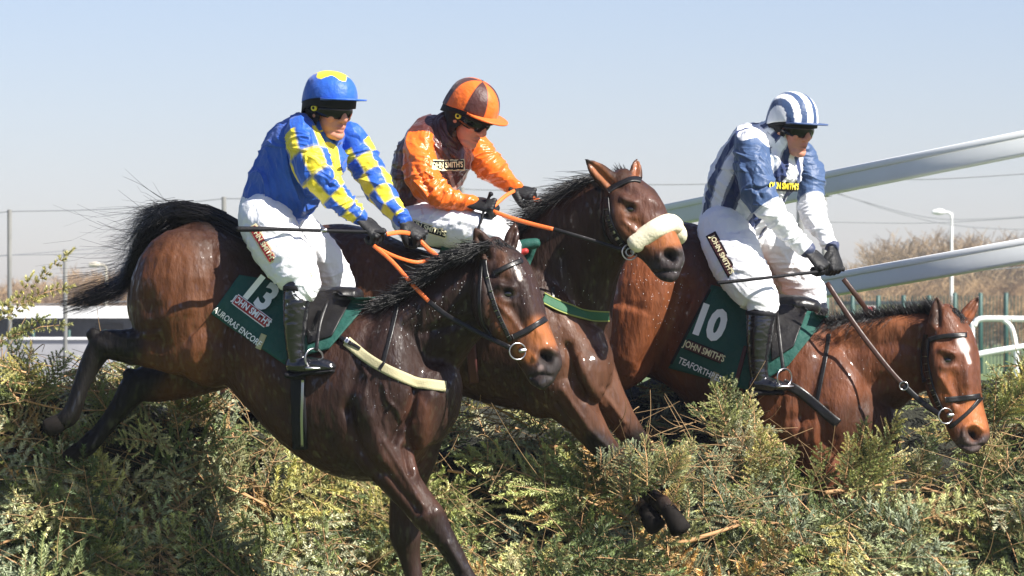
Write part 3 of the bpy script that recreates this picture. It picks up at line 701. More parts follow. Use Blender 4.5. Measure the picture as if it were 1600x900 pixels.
def helmet(root, R, c, style, s=1.0, pz=.055):
    """fabric covered skull cap with peak"""
    cx, rx, ry = -.006, .122, .104; zb = pz-.012; rz = .152-zb
    v = []; cols = []; f = []; nr, nc = 40, 120
    def colr(az_, t, p):
        a = (math.degrees(az_)+360) % 360
        if style == 'blue':
            star = .43+.09*math.cos(5*az_+.6)
            return (.72, .60, .03) if t < star else (.016, .095, .46)
        if style == 'orange':
            k = int(((a+24) % 360)//45) % 2
            return (.76, .13, .010) if (k == 0) else (.055, .014, .012)
        y = abs(p.y+.008)/ry
        return (.78, .79, .81) if (y < .16 or .40 < y < .62 or (y > .80 and t > .5)) else (.034, .066, .150)
    for i in range(nr+1):
        t = i/nr; th = t*PI*.5
        for j in range(nc):
            a = 2*PI*j/nc
            low = 1+.10*(max(0, -math.cos(a)))*max(0, t-.6)
            q = 1+.006*math.sin(a*16+t*3)*(t**2)+.007*noise.noise(V((math.cos(a)*4, math.sin(a)*4, t*6)))
            dr = max(0, t-.6)**1.3*.11*max(0, .35-math.cos(a)); p = V((rx*math.sin(th)**.85*math.cos(a)*q, ry*math.sin(th)**.85*math.sin(a)*q, rz*math.cos(th)-dr))
            v.append(c+R@(V((cx+p.x, p.y, zb+p.z))*s)); cols.append(colr(a, t, p))
    for i in range(nr):
        for j in range(nc):
            k = (j+1) % nc; f.append((i*nc+j, (i+1)*nc+j, (i+1)*nc+k, i*nc+k))
    f.append(tuple(nr*nc+j for j in range(nc-1, -1, -1)))
    h = make('helmet', v, f, M['silk'], root); set_cols(h.data, np.array(cols))
    # peak
    v = []; f = []; n = 28; A = math.radians(62)
    for lay in (0, .007):
        for k in range(7):
            for j in range(n+1):
                a = -A+2*A*j/n; e = math.cos(a/A*PI/2)**.6*.060*k/6
                v.append(c+R@(V((cx+(rx*.985+e)*math.cos(a), (ry*.985+e*.9)*math.sin(a), pz-.004-lay+k*.0006-.014*abs(math.sin(a))**2))*s))
    W = n+1; N = W*7
    for k in range(6):
        for j in range(n):
            a = k*W+j; f.append((a, a+W, a+W+1, a+1)); f.append((N+a, N+a+1, N+a+W+1, N+a+W))
    for j in range(n): a = 6*W+j; f.append((a, N+a, N+a+1, a+1))
    for k in range(6):
        a = k*W; f.append((a, N+a, N+a+W, a+W)); a = k*W+n; f.append((a, a+W, N+a+W, N+a))
    pc = {'blue': (.016, .095, .46), 'orange': (.76, .13, .010), 'stripe': (.035, .07, .18)}[style]
    pk = make('peak', v, f, M['silk'], h); set_cols(pk.data, np.tile(np.array(pc), (len(v), 1)))
    # dark rim under the silk
    v = []; f = []; nz_ = 5
    for i in range(nz_):
        for j in range(80):
            a = 2*PI*j/80; z = pz-.006-(pz-.018)*i/(nz_-1)-.045*max(0, .2-math.cos(a))*(.4+.6*i/(nz_-1))
            v.append(c+R@(V((cx+.113*math.cos(a), .096*math.sin(a), z))*s))
    for i in range(nz_-1):
        for j in range(80):
            k = (j+1) % 80; f.append((i*80+j, (i+1)*80+j, (i+1)*80+k, i*80+k))
    rim = make('rim', v, f, M['black'], h); m = rim.modifiers.new('t', 'SOLIDIFY'); m.thickness = .006; m.offset = 1
    return h
def goggles(root, R, c, s=1.0, badge=True):
    g = None
    v = []; f = []; n = 40; A = math.radians(74); nz_ = 8
    for i in range(nz_+1):
        for j in range(n+1):
            a = -A+2*A*j/n; u = i/nz_
            hgt = .031*(1-.35*abs(a/A)**3)*(1-.25*math.exp(-(a/.16)**2)*(1 if u > .5 else 0))
            z = -.001+hgt*(1-2*u); bul = .008*math.sin(PI*u)
            v.append(c+R@(V((-.012+(.108+bul)*math.cos(a), (.083+bul)*math.sin(a), z))*s))
    W = n+1
    for i in range(nz_):
        for j in range(n): f.append((i*W+j, (i+1)*W+j, (i+1)*W+j+1, i*W+j+1))
    g = make('goggles', v, f, M['lens'], root); m = g.modifiers.new('t', 'SOLIDIFY'); m.thickness = .012; m.offset = -1
    # strap round the head
    v = []; f = []
    for i in range(2):
        for j in range(41):
            a = A-.05+(2*PI-2*A+.1)*j/40
            v.append(c+R@(V((-.012+.112*math.cos(a), .094*math.sin(a), .003+(.013 if i == 0 else -.013)))*s))
    for j in range(40): f.append((j, 41+j, 42+j, j+1))
    st = make('strap', v, f, M['black'], g); m = st.modifiers.new('t', 'SOLIDIFY'); m.thickness = .004
    if badge:
        a = -A-.02; cc = V((-.012+.121*math.cos(a), .098*math.sin(a), .003)); nr_ = V((math.cos(a), math.sin(a), 0)).normalized()
        tg = V((-nr_.y, nr_.x, 0)); v = [c+R@((cc+nr_*.002)*s)]; 
        for j in range(24): b = 2*PI*j/24; v.append(c+R@((cc+nr_*.002+(tg*math.cos(b)+V((0, 0, 1))*math.sin(b))*.0125)*s))
        for j in range(24): b = 2*PI*j/24; v.append(c+R@((cc-nr_*.006+(tg*math.cos(b)+V((0, 0, 1))*math.sin(b))*.0125)*s))
        f = [(0, 1+j, 1+(j+1) % 24) for j in range(24)]+[(1+j, 25+j, 25+(j+1) % 24, 1+(j+1) % 24) for j in range(24)]
        make('badge', v, f, M['yellow'], g, False)
        v2 = [c+R@((cc+nr_*.0035+(tg*math.cos(2*PI*j/16)+V((0, 0, 1))*math.sin(2*PI*j/16))*.006)*s) for j in range(16)]
        make('badge_mark', v2, [tuple(range(16))], M['black'], g, False)
    return g
def hood(root, R, c, s, neck):
    so_ = Soup()
    so_.add(to_world(ball(V((-.016, 0, .01)), (.094, .087, .095)), R, c, s)); so_.add(to_world(ball(V((-.004, 0, -.055)), (.062, .076, .065)), R, c, s))
    so_.add(neck)
    me = so_.mesh(.005, 4); bm = bmesh.new(); bm.from_mesh(me); Ri = R.transposed(); kill = []
    for v in bm.verts:
        p = Ri@(v.co-c)/s
        if p.x > .030-.02*min(1, max(0, (-.03-p.z)/.05)) and p.z > -.128 and p.x > -.9*(p.z+.135)+.0 and p.z < .06: kill.append(v)
    bmesh.ops.delete(bm, geom=kill, context='VERTS'); bm.to_mesh(me); bm.free()
    o = link_mesh('hood', me, M['black'], root); m = o.modifiers.new('t', 'SOLIDIFY'); m.thickness = .004; m.offset = 1
    return o
def scale_rows(rows, k): return [tuple([r[0], r[1], r[2]*k, r[3]]+([r[4]*k] if len(r) > 4 else [])) for r in rows]

def build_jockey(J):
    root = thing('person', J['label'], 'jockey', P(J['base'][0], J['base'][1], J['base'][2]), 'jockeys in racing silks')
    R, c = frame(*J['head']); s = J.get('hs', 1.0)
    # body: one continuous figure, head, trunk and limbs
    so_ = Soup()
    for vf in head_parts(): so_.add(to_world(vf, R, c, s), 1)
    nk = J['neck']; neckv = limb(nk, 4, 18); so_.add(neckv, 1)
    so_.add(limb(scale_rows(J['torso'], .78)), 2)
    for k in ('arm_near', 'arm_far'): so_.add(limb(scale_rows(J[k], .66)), 3)
    for k in ('leg_near', 'leg_far'): so_.add(limb(scale_rows(J[k], .76)), 4)
    for k in ('boot_near', 'boot_far'): so_.add(limb(scale_rows(J[k], .72)), 4)
    me = so_.mesh(.0038, 2); cc = coords(me); Ri = R.transposed(); loc = (cc-np.array(c))@np.array(Ri).T/s
    cols = np.tile(np.array(J.get('skin', (.52, .225, .15))), (len(cc), 1))
    def blob(p, r, col, k): 
        g = np.exp(-(((loc-np.array(p))/np.array(r))**2).sum(1))*k; cols[:] = cols*(1-g[:, None])+np.array(col)*g[:, None]
    for sy in (-1, 1): blob((.06, sy*.042, -.03), (.03, .022, .022), (.60, .19, .13), .6)
    blob((.10, 0, -.035), (.02, .016, .016), (.58, .2, .14), .5)
    blob((.088, 0, -.064), (.012, .022, .0055), (.42, .11, .09), .8); blob((.086, 0, -.080), (.012, .020, .0065), (.48, .14, .11), .8)
    blob((.088, 0, -.0715), (.014, .022, .0026), (.08, .02, .02), .95)
    blob((.05, 0, -.1), (.05, .05, .03), (.40, .22, .17), .25)
    set_cols(me, cols); link_mesh('body', me, M['skin'], root)
    # jersey: trunk and sleeves in one garment
    so_ = Soup(); so_.add(limb(J['torso'], 5, 36, .92), 0); so_.add(limb(scale_rows(J['arm_near'], .93), 5, 26), 1); so_.add(limb(scale_rows(J['arm_far'], .93), 5, 26), 2)
    for e in J.get('jersey_extra', []): so_.add(e, 0)
    me = so_.mesh(.0034, 5); fine = Soup(); fine.add(limb(J['torso'], 14, 90, .92), 0); fine.add(limb(scale_rows(J['arm_near'], .93), 14, 72), 1); fine.add(limb(scale_rows(J['arm_far'], .93), 14, 72), 2); src = fine.lookup(me)
    if 'jersey_sculpt' in J: sculpt(me, J['jersey_sculpt'])
    crumple(me, .0055, 8, (1, 1, .8), J['seed']+2); folds(me, [J['torso'], J['arm_near'], J['arm_far']], .0115, 17, 6, J['seed'])
    q = proj(coords(me)); set_cols(me, J['pattern'](src, q, coords(me)))
    jersey = link_mesh('jersey', me, M[J.get('cloth', 'silk')], root); jb = bvh_of(me)
    # breeches
    so_ = Soup()
    for k in ('leg_near', 'leg_far'): so_.add(limb(J[k], 5, 28), 0)
    for e in J['seat']: so_.add(e, 0)
    me = so_.mesh(.0048, 4)
    sculpt(me, J.get('breech_sculpt', [])); folds(me, [J['leg_near'], J['leg_far']], .0065, 17, 6, J['seed']+4)
    br = link_mesh('breeches', me, M['white'], root); bb = bvh_of(me)
    for k in ('near', 'far'):
        so_ = Soup(); so_.add(limb(J['boot_'+k], 5, 24)); so_.add(limb(J['foot_'+k], 4, 20)); me = so_.mesh(.005, 4)
        crumple(me, .0030, 30, (.5, .5, 1.6), J['seed']); bo = link_mesh('boot', me, M['boot'], root)
        v = limb(J['sole_'+k], 3, 16, cap=.3); make('sole', v[0], v[1], M['black'], bo)
        b0 = J['boot_'+k][0]; b1 = J['boot_'+k][1]
        v = limb([(b0[0], b0[1]-1, b0[2]*1.05, b0[3]), (lerp(b0[0], b1[0], .2), lerp(b0[1], b1[1], .2), b0[2]*1.05, b0[3])], 2, 24, cap=.15); make('boot_top', v[0], v[1], M['black'], bo)
    helmet(root, R, c, J['helmet'], s, J['pz']); goggles(root, R, c, s, J.get('badge', True))
    hood(root, R, c, s, limb([(a[0], a[1], a[2]*1.12, a[3]) for a in nk], 4, 18))
    return root, jersey, jb, br, bb, R, c

BLUE, YEL = (.014, .085, .42), (.72, .58, .03)
def mix3(n): return np.zeros((n, 3))
def tw(x, k):
    m = np.mod(x, 2.0); return np.clip(np.where(m < 1, .5-np.abs(m-.5), np.abs(m-1.5)-.5)*k, -1, 1)
def blend(c, m, w_, col): c[m] = c[m]*(1-w_[m, None])+np.array(col)*w_[m, None]
def pat_one(src, q, co_):
    c = np.tile(np.array(BLUE, float), (len(src), 1))
    for sid, nu, u0 in ((1, 5.4, .06), (2, 5.6, .10)):
        m = (src[:, 0] == sid) & (src[:, 1] > u0) & (src[:, 1] < .93)
        a = tw((src[:, 1]-u0)*nu/(1-u0), 16)*tw(src[:, 2]*6+.25, 12)
        blend(c, m, .5+.5*a, YEL)
    m = (src[:, 0] == 0) & (polydist(q, [(512, 240), (520, 262), (524, 284)]) < 12+np.minimum(6, np.abs(q[:, 1]-262)*.2)); c[m] = YEL
    return c
def pat_two(src, q, co_):
    c = np.tile(np.array((.075, .018, .013), float), (len(src), 1))
    m = (src[:, 0] > 0) & (src[:, 1] > .02); c[m] = (.78, .14, .010)
    m = (src[:, 0] == 0) & (polydist(q, [(625, 240), (622, 300)]) < 3); c[m] = (.16, .04, .02)
    m = (src[:, 0] == 0) & (polydist(q, [(690, 250), (700, 262), (712, 300)]) < 3.0); c[m] = (.30, .17, .13)
    return c
def pat_three(src, q, co_):
    NV, WH = (.016, .030, .10), (.76, .77, .80)
    c = np.tile(np.array(NV, float), (len(src), 1))
    blend(c, src[:, 0] == 0, .5+.5*tw(src[:, 2]*16+.2, 12), WH)
    m = (src[:, 0] > 0); c[m] = (.042, .080, .175)
    blend(c, src[:, 0] == 1, np.clip((src[:, 1]-.485)*60+.5, 0, 1), WH); blend(c, src[:, 0] == 2, np.clip((src[:, 1]-.43)*60+.5, 0, 1), WH)
    m = (src[:, 0] > 0) & (src[:, 1] > .965); c[m] = (.04, .05, .1)
    m = (polydist(q, [(1160, 212), (1185, 205), (1203, 222)]) < 8) & (src[:, 0] < 2) & (co_[:, 1] < 1.75); c[m] = WH
    return c

J1 = dict(label='jockey in blue silks with yellow checked sleeves, riding the nearest dark horse', base=(470, 470, 0), seed=1.3,
    head=(515, 170, -.10, math.radians(50), math.radians(9), 0), hs=1.02, helmet='blue', pz=.060,
    neck=[(497, 212, 26, -.03), (506, 194, 24, -.06), (514, 178, 22, -.09)],
    torso=[(428, 318, 52, .04, .155), (446, 290, 56, .02, .165), (468, 255, 62, 0, .17), (492, 220, 60, -.02, .17), (505, 204, 36, -.03, .11)],
    arm_near=[(470, 203, 27, -.12), (478, 232, 31, -.17), (491, 264, 31, -.21), (510, 292, 27, -.23), (532, 314, 21, -.23), (552, 330, 15, -.22), (563, 339, 12.5, -.215)],
    arm_far=[(545, 212, 24, .12), (561, 240, 26, .13), (579, 272, 25, .10), (597, 303, 21, .05), (615, 327, 16, .01), (630, 344, 12.5, -.02)],
    leg_near=[(415, 345, 43, -.05, .13), (436, 385, 43, -.19, .125), (462, 424, 36, -.32), (474, 446, 27, -.36), (466, 462, 21, -.37), (462, 480, 18, -.37)],
    leg_far=[(440, 345, 40, .12, .12), (478, 385, 40, .22, .12), (510, 425, 36, .28), (527, 450, 28, .30), (522, 475, 19, .31), (515, 500, 17, .32)],
    seat=[limb([(428, 314, 50, .04, .15), (418, 345, 47, .03, .17), (422, 368, 40, .03, .17)])],
    boot_near=[(465, 449, 22, -.365), (463, 478, 20.5, -.37), (461, 508, 18, -.37), (461, 538, 15, -.365), (464, 562, 14.5, -.36)],
    foot_near=[(457, 570, 15, -.355, .035), (475, 572, 14.5, -.37, .038), (500, 571, 12, -.385, .04), (518, 573, 8.5, -.395, .032)],
    sole_near=[(447, 586, 5, -.355, .036), (462, 588, 5, -.36, .036), (480, 583, 4, -.37, .04), (505, 581, 3.5, -.385, .04), (522, 579, 3, -.395, .03)],
    boot_far=[(522, 470, 22, .31), (515, 500, 20, .32), (508, 530, 17, .33), (505, 558, 14, .33)],
    foot_far=[(500, 564, 14, .33, .035), (520, 566, 13, .32, .038), (548, 567, 9, .31, .035)], sole_far=[(495, 578, 4, .33, .035), (520, 577, 4, .32, .038), (548, 575, 3, .31, .035)],
    pattern=pat_one,
    jersey_sculpt=[([(420, 240), (440, 290), (436, 325)], 7, -.010), ([(450, 225), (455, 270), (480, 310)], 6, -.014), ([(500, 235), (512, 270), (520, 285)], 4, .010), ([(530, 228), (528, 262), (515, 290)], 4, -.010), ([(395, 270), (430, 305)], 6, .007),
                   ([(475, 238), (500, 232)], 4, -.006), ([(482, 268), (512, 256)], 4, -.007), ([(500, 296), (520, 280)], 4, -.008)],
    breech_sculpt=[([(385, 350), (420, 365), (455, 372)], 5, -.007), ([(430, 345), (470, 350)], 6, -.008), ([(440, 400), (480, 400)], 5, .006), ([(450, 420), (490, 425)], 4, -.007), ([(455, 345), (470, 390), (492, 430)], 5, -.016), ([(500, 390), (520, 440)], 5, .006), ([(490, 370), (500, 440)], 4, -.006)])
J2 = dict(label='jockey in orange sleeves and dark brown silks, riding the middle horse', base=(700, 400, 1.0), seed=5.1,
    head=(733, 180, .84, math.radians(38), math.radians(30), 0), hs=1.05, helmet='orange', pz=.050, cloth='satin',
    neck=[(704, 205, 25, .93), (716, 195, 23, .90), (726, 185, 22, .86)],
    torso=[(650, 320, 42, 1.02, .15), (660, 290, 51, 1.0, .16), (672, 256, 56, .98, .17), (692, 222, 52, .95, .17), (706, 204, 32, .93, .11)],
    arm_near=[(656, 216, 24, .84), (654, 248, 27, .78), (663, 282, 28, .73), (688, 306, 22, .70), (714, 314, 15, .69), (736, 317, 12, .68)],
    arm_far=[(738, 222, 22, 1.08), (756, 250, 24, 1.05), (775, 270, 20, 1.0), (793, 285, 15, .95), (806, 294, 11.5, .92)],
    leg_near=[(655, 350, 34, .92, .12), (698, 353, 33, .78, .11), (745, 362, 30, .70), (786, 380, 25, .66), (790, 400, 21, .66), (780, 430, 18, .67)],
    leg_far=[(668, 348, 32, 1.12, .12), (725, 352, 30, 1.25, .11), (790, 372, 25, 1.32), (800, 392, 20, 1.33), (790, 420, 17, 1.33)],
    seat=[limb([(650, 318, 42, 1.02, .15), (652, 340, 40, 1.02, .17), (665, 358, 32, 1.02, .17)])],
    boot_near=[(786, 402, 22, .66), (776, 430, 20, .66), (765, 460, 17, .66), (758, 485, 14, .66)],
    foot_near=[(752, 492, 14, .66, .035), (770, 494, 13, .65, .038), (795, 494, 9, .64, .035)], sole_near=[(748, 506, 4, .66, .035), (770, 506, 4, .65, .038), (795, 503, 3, .64, .035)],
    boot_far=[(795, 395, 21, 1.33), (786, 430, 19, 1.34), (778, 460, 16, 1.34), (772, 485, 14, 1.34)],
    foot_far=[(768, 492, 14, 1.34, .035), (786, 494, 13, 1.34, .038), (810, 494, 9, 1.34, .035)], sole_far=[(764, 506, 4, 1.34, .035), (786, 506, 4, 1.34, .038), (810, 503, 3, 1.34, .035)],
    pattern=pat_two,
    jersey_sculpt=[([(632, 240), (640, 300)], 5, -.012), ([(700, 232), (712, 262), (710, 290)], 3.5, -.009), ([(650, 262), (672, 300)], 3, -.008), ([(670, 240), (676, 280)], 3, .007), ([(690, 270), (696, 300)], 3, .008), ([(680, 262), (690, 285), (700, 300)], 3, -.007)],
    breech_sculpt=[([(660, 340), (700, 345)], 4, -.007), ([(720, 345), (760, 356)], 4, .006), ([(740, 365), (780, 380)], 4, -.006)])
J3 = dict(label='jockey in navy and white striped silks, riding the bright bay horse on the right', base=(1190, 480, 1.8), seed=9.4,
    head=(1238, 199, 1.66, math.radians(50), math.radians(11), 0), hs=1.05, helmet='stripe', pz=.042, badge=False,
    neck=[(1210, 226, 26, 1.72), (1222, 212, 24, 1.69), (1232, 198, 22, 1.67)],
    torso=[(1148, 338, 51, 1.83, .155), (1162, 306, 59, 1.80, .165), (1180, 268, 63, 1.77, .17), (1205, 236, 60, 1.74, .17), (1218, 220, 38, 1.72, .12)],
    arm_near=[(1174, 224, 27, 1.62), (1176, 258, 30, 1.57), (1184, 294, 29, 1.53), (1200, 324, 24, 1.50), (1222, 350, 18, 1.50), (1245, 375, 14.5, 1.50), (1262, 391, 12, 1.50)],
    arm_far=[(1248, 238, 24, 1.92), (1264, 272, 24, 1.90), (1267, 308, 22, 1.86), (1274, 340, 19, 1.78), (1289, 368, 14.5, 1.72), (1300, 385, 12, 1.69)],
    leg_near=[(1132, 358, 42, 1.74, .13), (1148, 400, 43, 1.62, .12), (1172, 444, 37, 1.49), (1190, 470, 28, 1.44), (1188, 490, 21, 1.43), (1186, 510, 18, 1.43)],
    leg_far=[(1172, 355, 40, 1.92, .12), (1212, 392, 40, 2.0, .12), (1243, 432, 36, 2.07), (1264, 460, 27, 2.1), (1268, 482, 20, 2.1), (1264, 510, 17, 2.1)],
    seat=[limb([(1148, 336, 50, 1.83, .15), (1138, 362, 48, 1.82, .17), (1144, 385, 40, 1.82, .17)])],
    boot_near=[(1189, 488, 23, 1.43), (1187, 515, 21, 1.42), (1185, 545, 18, 1.42), (1185, 572, 15, 1.42), (1187, 592, 14, 1.42)],
    foot_near=[(1180, 600, 14, 1.42, .035), (1196, 602, 13, 1.41, .038), (1214, 604, 11, 1.40, .038), (1226, 606, 8, 1.39, .032)],
    sole_near=[(1173, 614, 4, 1.42, .035), (1196, 614, 4, 1.41, .038), (1224, 614, 3, 1.39, .032)],
    boot_far=[(1272, 480, 22, 2.1), (1266, 510, 20, 2.11), (1260, 540, 17, 2.12), (1256, 570, 14, 2.12)],
    foot_far=[(1252, 578, 14, 2.12, .035), (1270, 580, 13, 2.12, .038), (1292, 580, 9, 2.11, .035)], sole_far=[(1248, 591, 4, 2.12, .035), (1270, 591, 4, 2.12, .038), (1292, 589, 3, 2.11, .035)],
    pattern=pat_three,
    jersey_sculpt=[([(1150, 250), (1145, 300), (1160, 335)], 5, -.012), ([(1225, 240), (1232, 280), (1222, 310)], 3.5, -.010), ([(1212, 240), (1216, 290)], 3, .007), ([(1170, 295), (1210, 290)], 3, -.007), ([(1130, 270), (1120, 310)], 5, .006), ([(1166, 262), (1190, 310)], 3, -.005)],
    breech_sculpt=[([(1140, 360), (1190, 356)], 5, -.008), ([(1200, 350), (1190, 400), (1215, 450)], 5, -.016), ([(1150, 385), (1185, 400)], 4, .006), ([(1150, 425), (1190, 440)], 4, -.007), ([(1215, 385), (1245, 420)], 4, .006), ([(1230, 400), (1255, 440)], 3, -.006)])
r1 = build_jockey(J1); r2 = build_jockey(J2); r3 = build_jockey(J3)
# gloves (five fingers closed on the reins)
make_glove(r1[0], 577, 354, -.225, (.72, -.12, -.68), (.45, -.55, .65), 1, [1.0, 1.02, 1.08, 1.1], 1.12)
make_glove(r1[0], 643, 357, -.035, (.72, -.12, -.68), (.35, -.6, .62), -1, [1.0, 1.05, 1.05, 1.1], 1.08)
make_glove(r2[0], 751, 320, .665, (.97, -.15, -.15), (-.1, -.55, .8), 1, [.95, 1.0, 1.05, 1.1], 1.12)
make_glove(r2[0], 815, 299, .90, (.93, -.15, -.35), (.1, -.6, .7), -1, [1.0, 1.05, 1.05, 1.1], 1.02)
make_glove(r3[0], 1274, 404, 1.485, (.66, -.12, -.74), (.45, -.6, .6), 1, [1.0, 1.02, 1.08, 1.1], 1.12)
make_glove(r3[0], 1304, 404, 1.665, (.15, -.12, -.97), (.6, -.65, .3), -1, [1.0, 1.05, 1.05, 1.1], 1.08)

def box_label(name, b, c, ang, w, h, mtl, parent, off=.004, nu=14, nv=4, dflt=0, edge=None):
    ca, sa = math.cos(math.radians(ang)), math.sin(math.radians(ang))
    cr = [(c[0]+x*w/2*ca-y*h/2*sa, c[1]+x*w/2*sa+y*h/2*ca) for x, y in ((-1, -1), (1, -1), (1, 1), (-1, 1))]
    v = quad_patch(b, *cr, nu, nv, off, .002, relax=6, dflt=dflt); return make(name, v[0], v[1], mtl, parent, False)
# labels on breeches and jerseys
for r, c, ang, w_, h_, bk in ((r1, (411, 381), 58, 66, 16, 'red'), (r3, (1128, 398), 62, 74, 17, 'darkred'), (r2, (665, 356), 17, 72, 15, 'black')):
    d = r[0].location.y
    fr = box_label('label', r[4], c, ang, w_, h_, M['cream'] if r is not r3 else M['black'], r[3], .003, dflt=d)
    l = box_label('label_field', r[4], c, ang, w_-5, h_-5, M[bk], fr, .006, dflt=d)
    lettering('label_text', "JOHN SMITH'S", bvh_of(l.data), c, ang, 7.5, M['cream'], fr, .004, .03, .98, dflt=d)
l = box_label('label', r2[2], (698, 258), -2, 54, 17, M['cream'], r2[1], .004, dflt=.8); l2 = box_label('label_field', r2[2], (698, 258), -2, 51, 14, M['black'], l, .006, dflt=.8)
lettering('label_text', "JOHN SMITH'S", bvh_of(l2.data), (698, 258), -2, 8.5, M['cream'], l, .004, .03, .66, dflt=.8)
l = box_label('label', r3[2], (1224, 291), 3, 46, 15, M['black'], r3[1], .003, dflt=1.7)
lettering('label_text', "JOHN SMITH'S", bvh_of(l.data), (1224, 291), 3, 9.5, M['yellow'], l, .004, .04, .56, dflt=1.7)

# ------------------------------------------------------------------ saddles and number cloths
def saddlery(root, hb, cloth_rear, cloth_front, saddle_seat, flap, dflt, front_mat='green'):
    v = quad_patch(hb, *cloth_rear, 34, 26, .010, .006, dflt=dflt, relax=5); cl = make('number_cloth', v[0], v[1], M['green'], root)
    v2 = quad_patch(hb, *cloth_front, 22, 22, .012, .006, dflt=dflt, relax=5); make('front_panel', v2[0], v2[1], M['green'], cl)
    cb = BVHTree.FromPolygons([V(x) for x in v[0]]+[V(x) for x in v2[0]], list(v[1])+[tuple(i+len(v[0]) for i in f) for f in v2[1]])
    so_ = Soup(); so_.add(limb(saddle_seat, 4, 24, .9))
    me = so_.mesh(.006, 3); crumple(me, .002, 25, seed=3); sd = link_mesh('saddle', me, M['leather'], root)
    so_ = Soup(); fv = quad_patch(hb, *flap, 16, 16, .020, .010, dflt=dflt, relax=5); 
    fl = make('flap', fv[0], fv[1], M['leather'], sd); m = fl.modifiers.new('b', 'SUBSURF'); m.levels = 1; m.render_levels = 1
    return cl, cb, sd
c1, cb1, s1 = saddlery(bpy.data.objects['race_horse'], h1b, [(374, 430), (478, 452), (448, 572), (330, 490)], [(470, 468), (587, 464), (515, 546), (440, 566)],
                       [(425, 440, 12, .02, .12), (455, 448, 15, .0, .14), (500, 462, 14, -.05, .12), (535, 464, 16, -.09, .10), (556, 462, 13, -.11, .06)], [(474, 462), (556, 462), (520, 528), (482, 540)], -.25)
H = [bpy.data.objects['race_horse'], bpy.data.objects['race_horse.001'], bpy.data.objects['race_horse.002']]
lettering('number', '13', cb1, (406, 459), 38, 42, M['ptext'], c1, .014, .04, .85, dflt=-.25)
l = box_label('label', cb1, (394, 487), 37, 66, 18, M['ptext'], c1, .004, dflt=-.25); box_label('label_field', cb1, (394, 487), 37, 63, 15, M['red'], l, .007, dflt=-.25)
lettering('label_text', "JOHN SMITH'S", cb1, (394, 487), 37, 10, M['ptext'], l, .016, .03, .78, dflt=-.25)
lettering('name_text', "AURORAS ENCORE", cb1, (371, 511), 38, 9.5, M['ptext'], c1, .007, .015, .78, dflt=-.25)
v = strap(cb1, [(414, 520), (402, 548)], 9, .003, .002, -.25); make('tag', v[0], v[1], M['yellowgirth'], c1)

c2, cb2, s2 = saddlery(H[1], h2b, [(690, 385), (760, 395), (740, 500), (660, 470)], [(745, 388), (845, 374), (812, 460), (735, 498)],
                       [(660, 372, 10, 1.05, .12), (700, 380, 13, 1.02, .14), (760, 386, 12, .98, .12), (800, 380, 14, .95, .10), (822, 374, 11, .93, .06)], [(740, 386), (815, 384), (790, 450), (745, 462)], .75)
v = limb([(800, 392, 9, .72, .03), (818, 384, 10, .70, .03), (838, 380, 8, .70, .03)]); make('saddle_roll', v[0], v[1], M['green'], s2)
v = limb([(806, 398, 8, .69, .02), (822, 392, 5, .68, .02)]); make('saddle_roll_trim', v[0], v[1], M['red'], s2)

c3, cb3, s3 = saddlery(H[2], h3b, [(1112, 446), (1200, 470), (1176, 612), (1046, 574)], [(1196, 480), (1293, 494), (1232, 572), (1186, 600)],
                       [(1150, 455, 12, 1.83, .12), (1178, 463, 15, 1.80, .14), (1220, 474, 14, 1.75, .12), (1252, 478, 16, 1.71, .10), (1272, 480, 12, 1.69, .06)], [(1200, 476), (1262, 484), (1240, 544), (1206, 566)], 1.5)
lettering('number', '10', cb3, (1107, 506), 20, 46, M['ptext'], c3, .007, .05, .80, dflt=1.5)
l = box_label('label', cb3, (1101, 549), 22, 62, 17, M['black'], c3, .004, dflt=1.5); box_label('label_field', cb3, (1101, 549), 22, 60, 14, M['darkred'], l, .007, dflt=1.5)
lettering('label_text', "JOHN SMITH'S", cb3, (1101, 549), 22, 10, M['cream'], l, .016, .02, .76, dflt=1.5)
lettering('name_text', "TEAFORTHREE", cb3, (1094, 578), 25, 10, M['ptext'], c3, .007, .015, .78, dflt=1.5)
v = strap(cb3, [(1121, 579), (1111, 604)], 9, .003, .002, 1.5); make('tag', v[0], v[1], M['yellowgirth'], c3)
for cb_, pts, c_, d in ((cb3, [(1112, 448), (1078, 512), (1047, 572)], c3, 1.5), (cb3, [(1291, 495), (1262, 535), (1234, 570)], c3, 1.5)):
    v = strap(cb_, pts, 4, .002, .001, d); make('binding', v[0], v[1], M['black'], c_)

# ------------------------------------------------------------------ straps, girths, stirrups, bridles, reins, whips
def st(name, b, pts, w_, mtl, parent, thick=.004, off=.002, dflt=0.0):
    v = strap(b, pts, w_, thick, off, dflt); return make(name, v[0], v[1], M[mtl], parent)
g = st('breastgirth', h1b, [(540, 532), (570, 557), (605, 578), (640, 594), (670, 601), (697, 604)], 16, 'yellowgirth', H[0], .006, .003, -.3)
st('strap_end', h1b, [(505, 512), (525, 524), (552, 540)], 6, 'leather', g, .004, .010, -.3)
st('keeper', h1b, [(592, 582), (603, 564)], 4, 'leather', g, .004, .012, -.3)
st('buckle', h1b, [(538, 531), (549, 538)], 9, 'steel', g, .003, .013, -.3); st('buckle', h1b, [(548, 537), (566, 548)], 4.5, 'leather', g, .003, .013, -.3)
st('neck_strap', h1b, [(624, 462), (616, 500), (606, 540), (598, 570)], 6, 'leather', g, .003, .002, -.3)
gg = st('girth', h1b, [(468, 555), (466, 600), (468, 650), (470, 705)], 22, 'black', H[0], .005, .003, -.3)
st('girth_edge', h1b, [(474, 590), (473, 650), (474, 700)], 4, 'steel', gg, .001, .009, -.3)
g = st('breastgirth', h2b, [(846, 466), (880, 482), (915, 492), (952, 494)], 15, 'greengirth', H[1], .006, .003, .7)
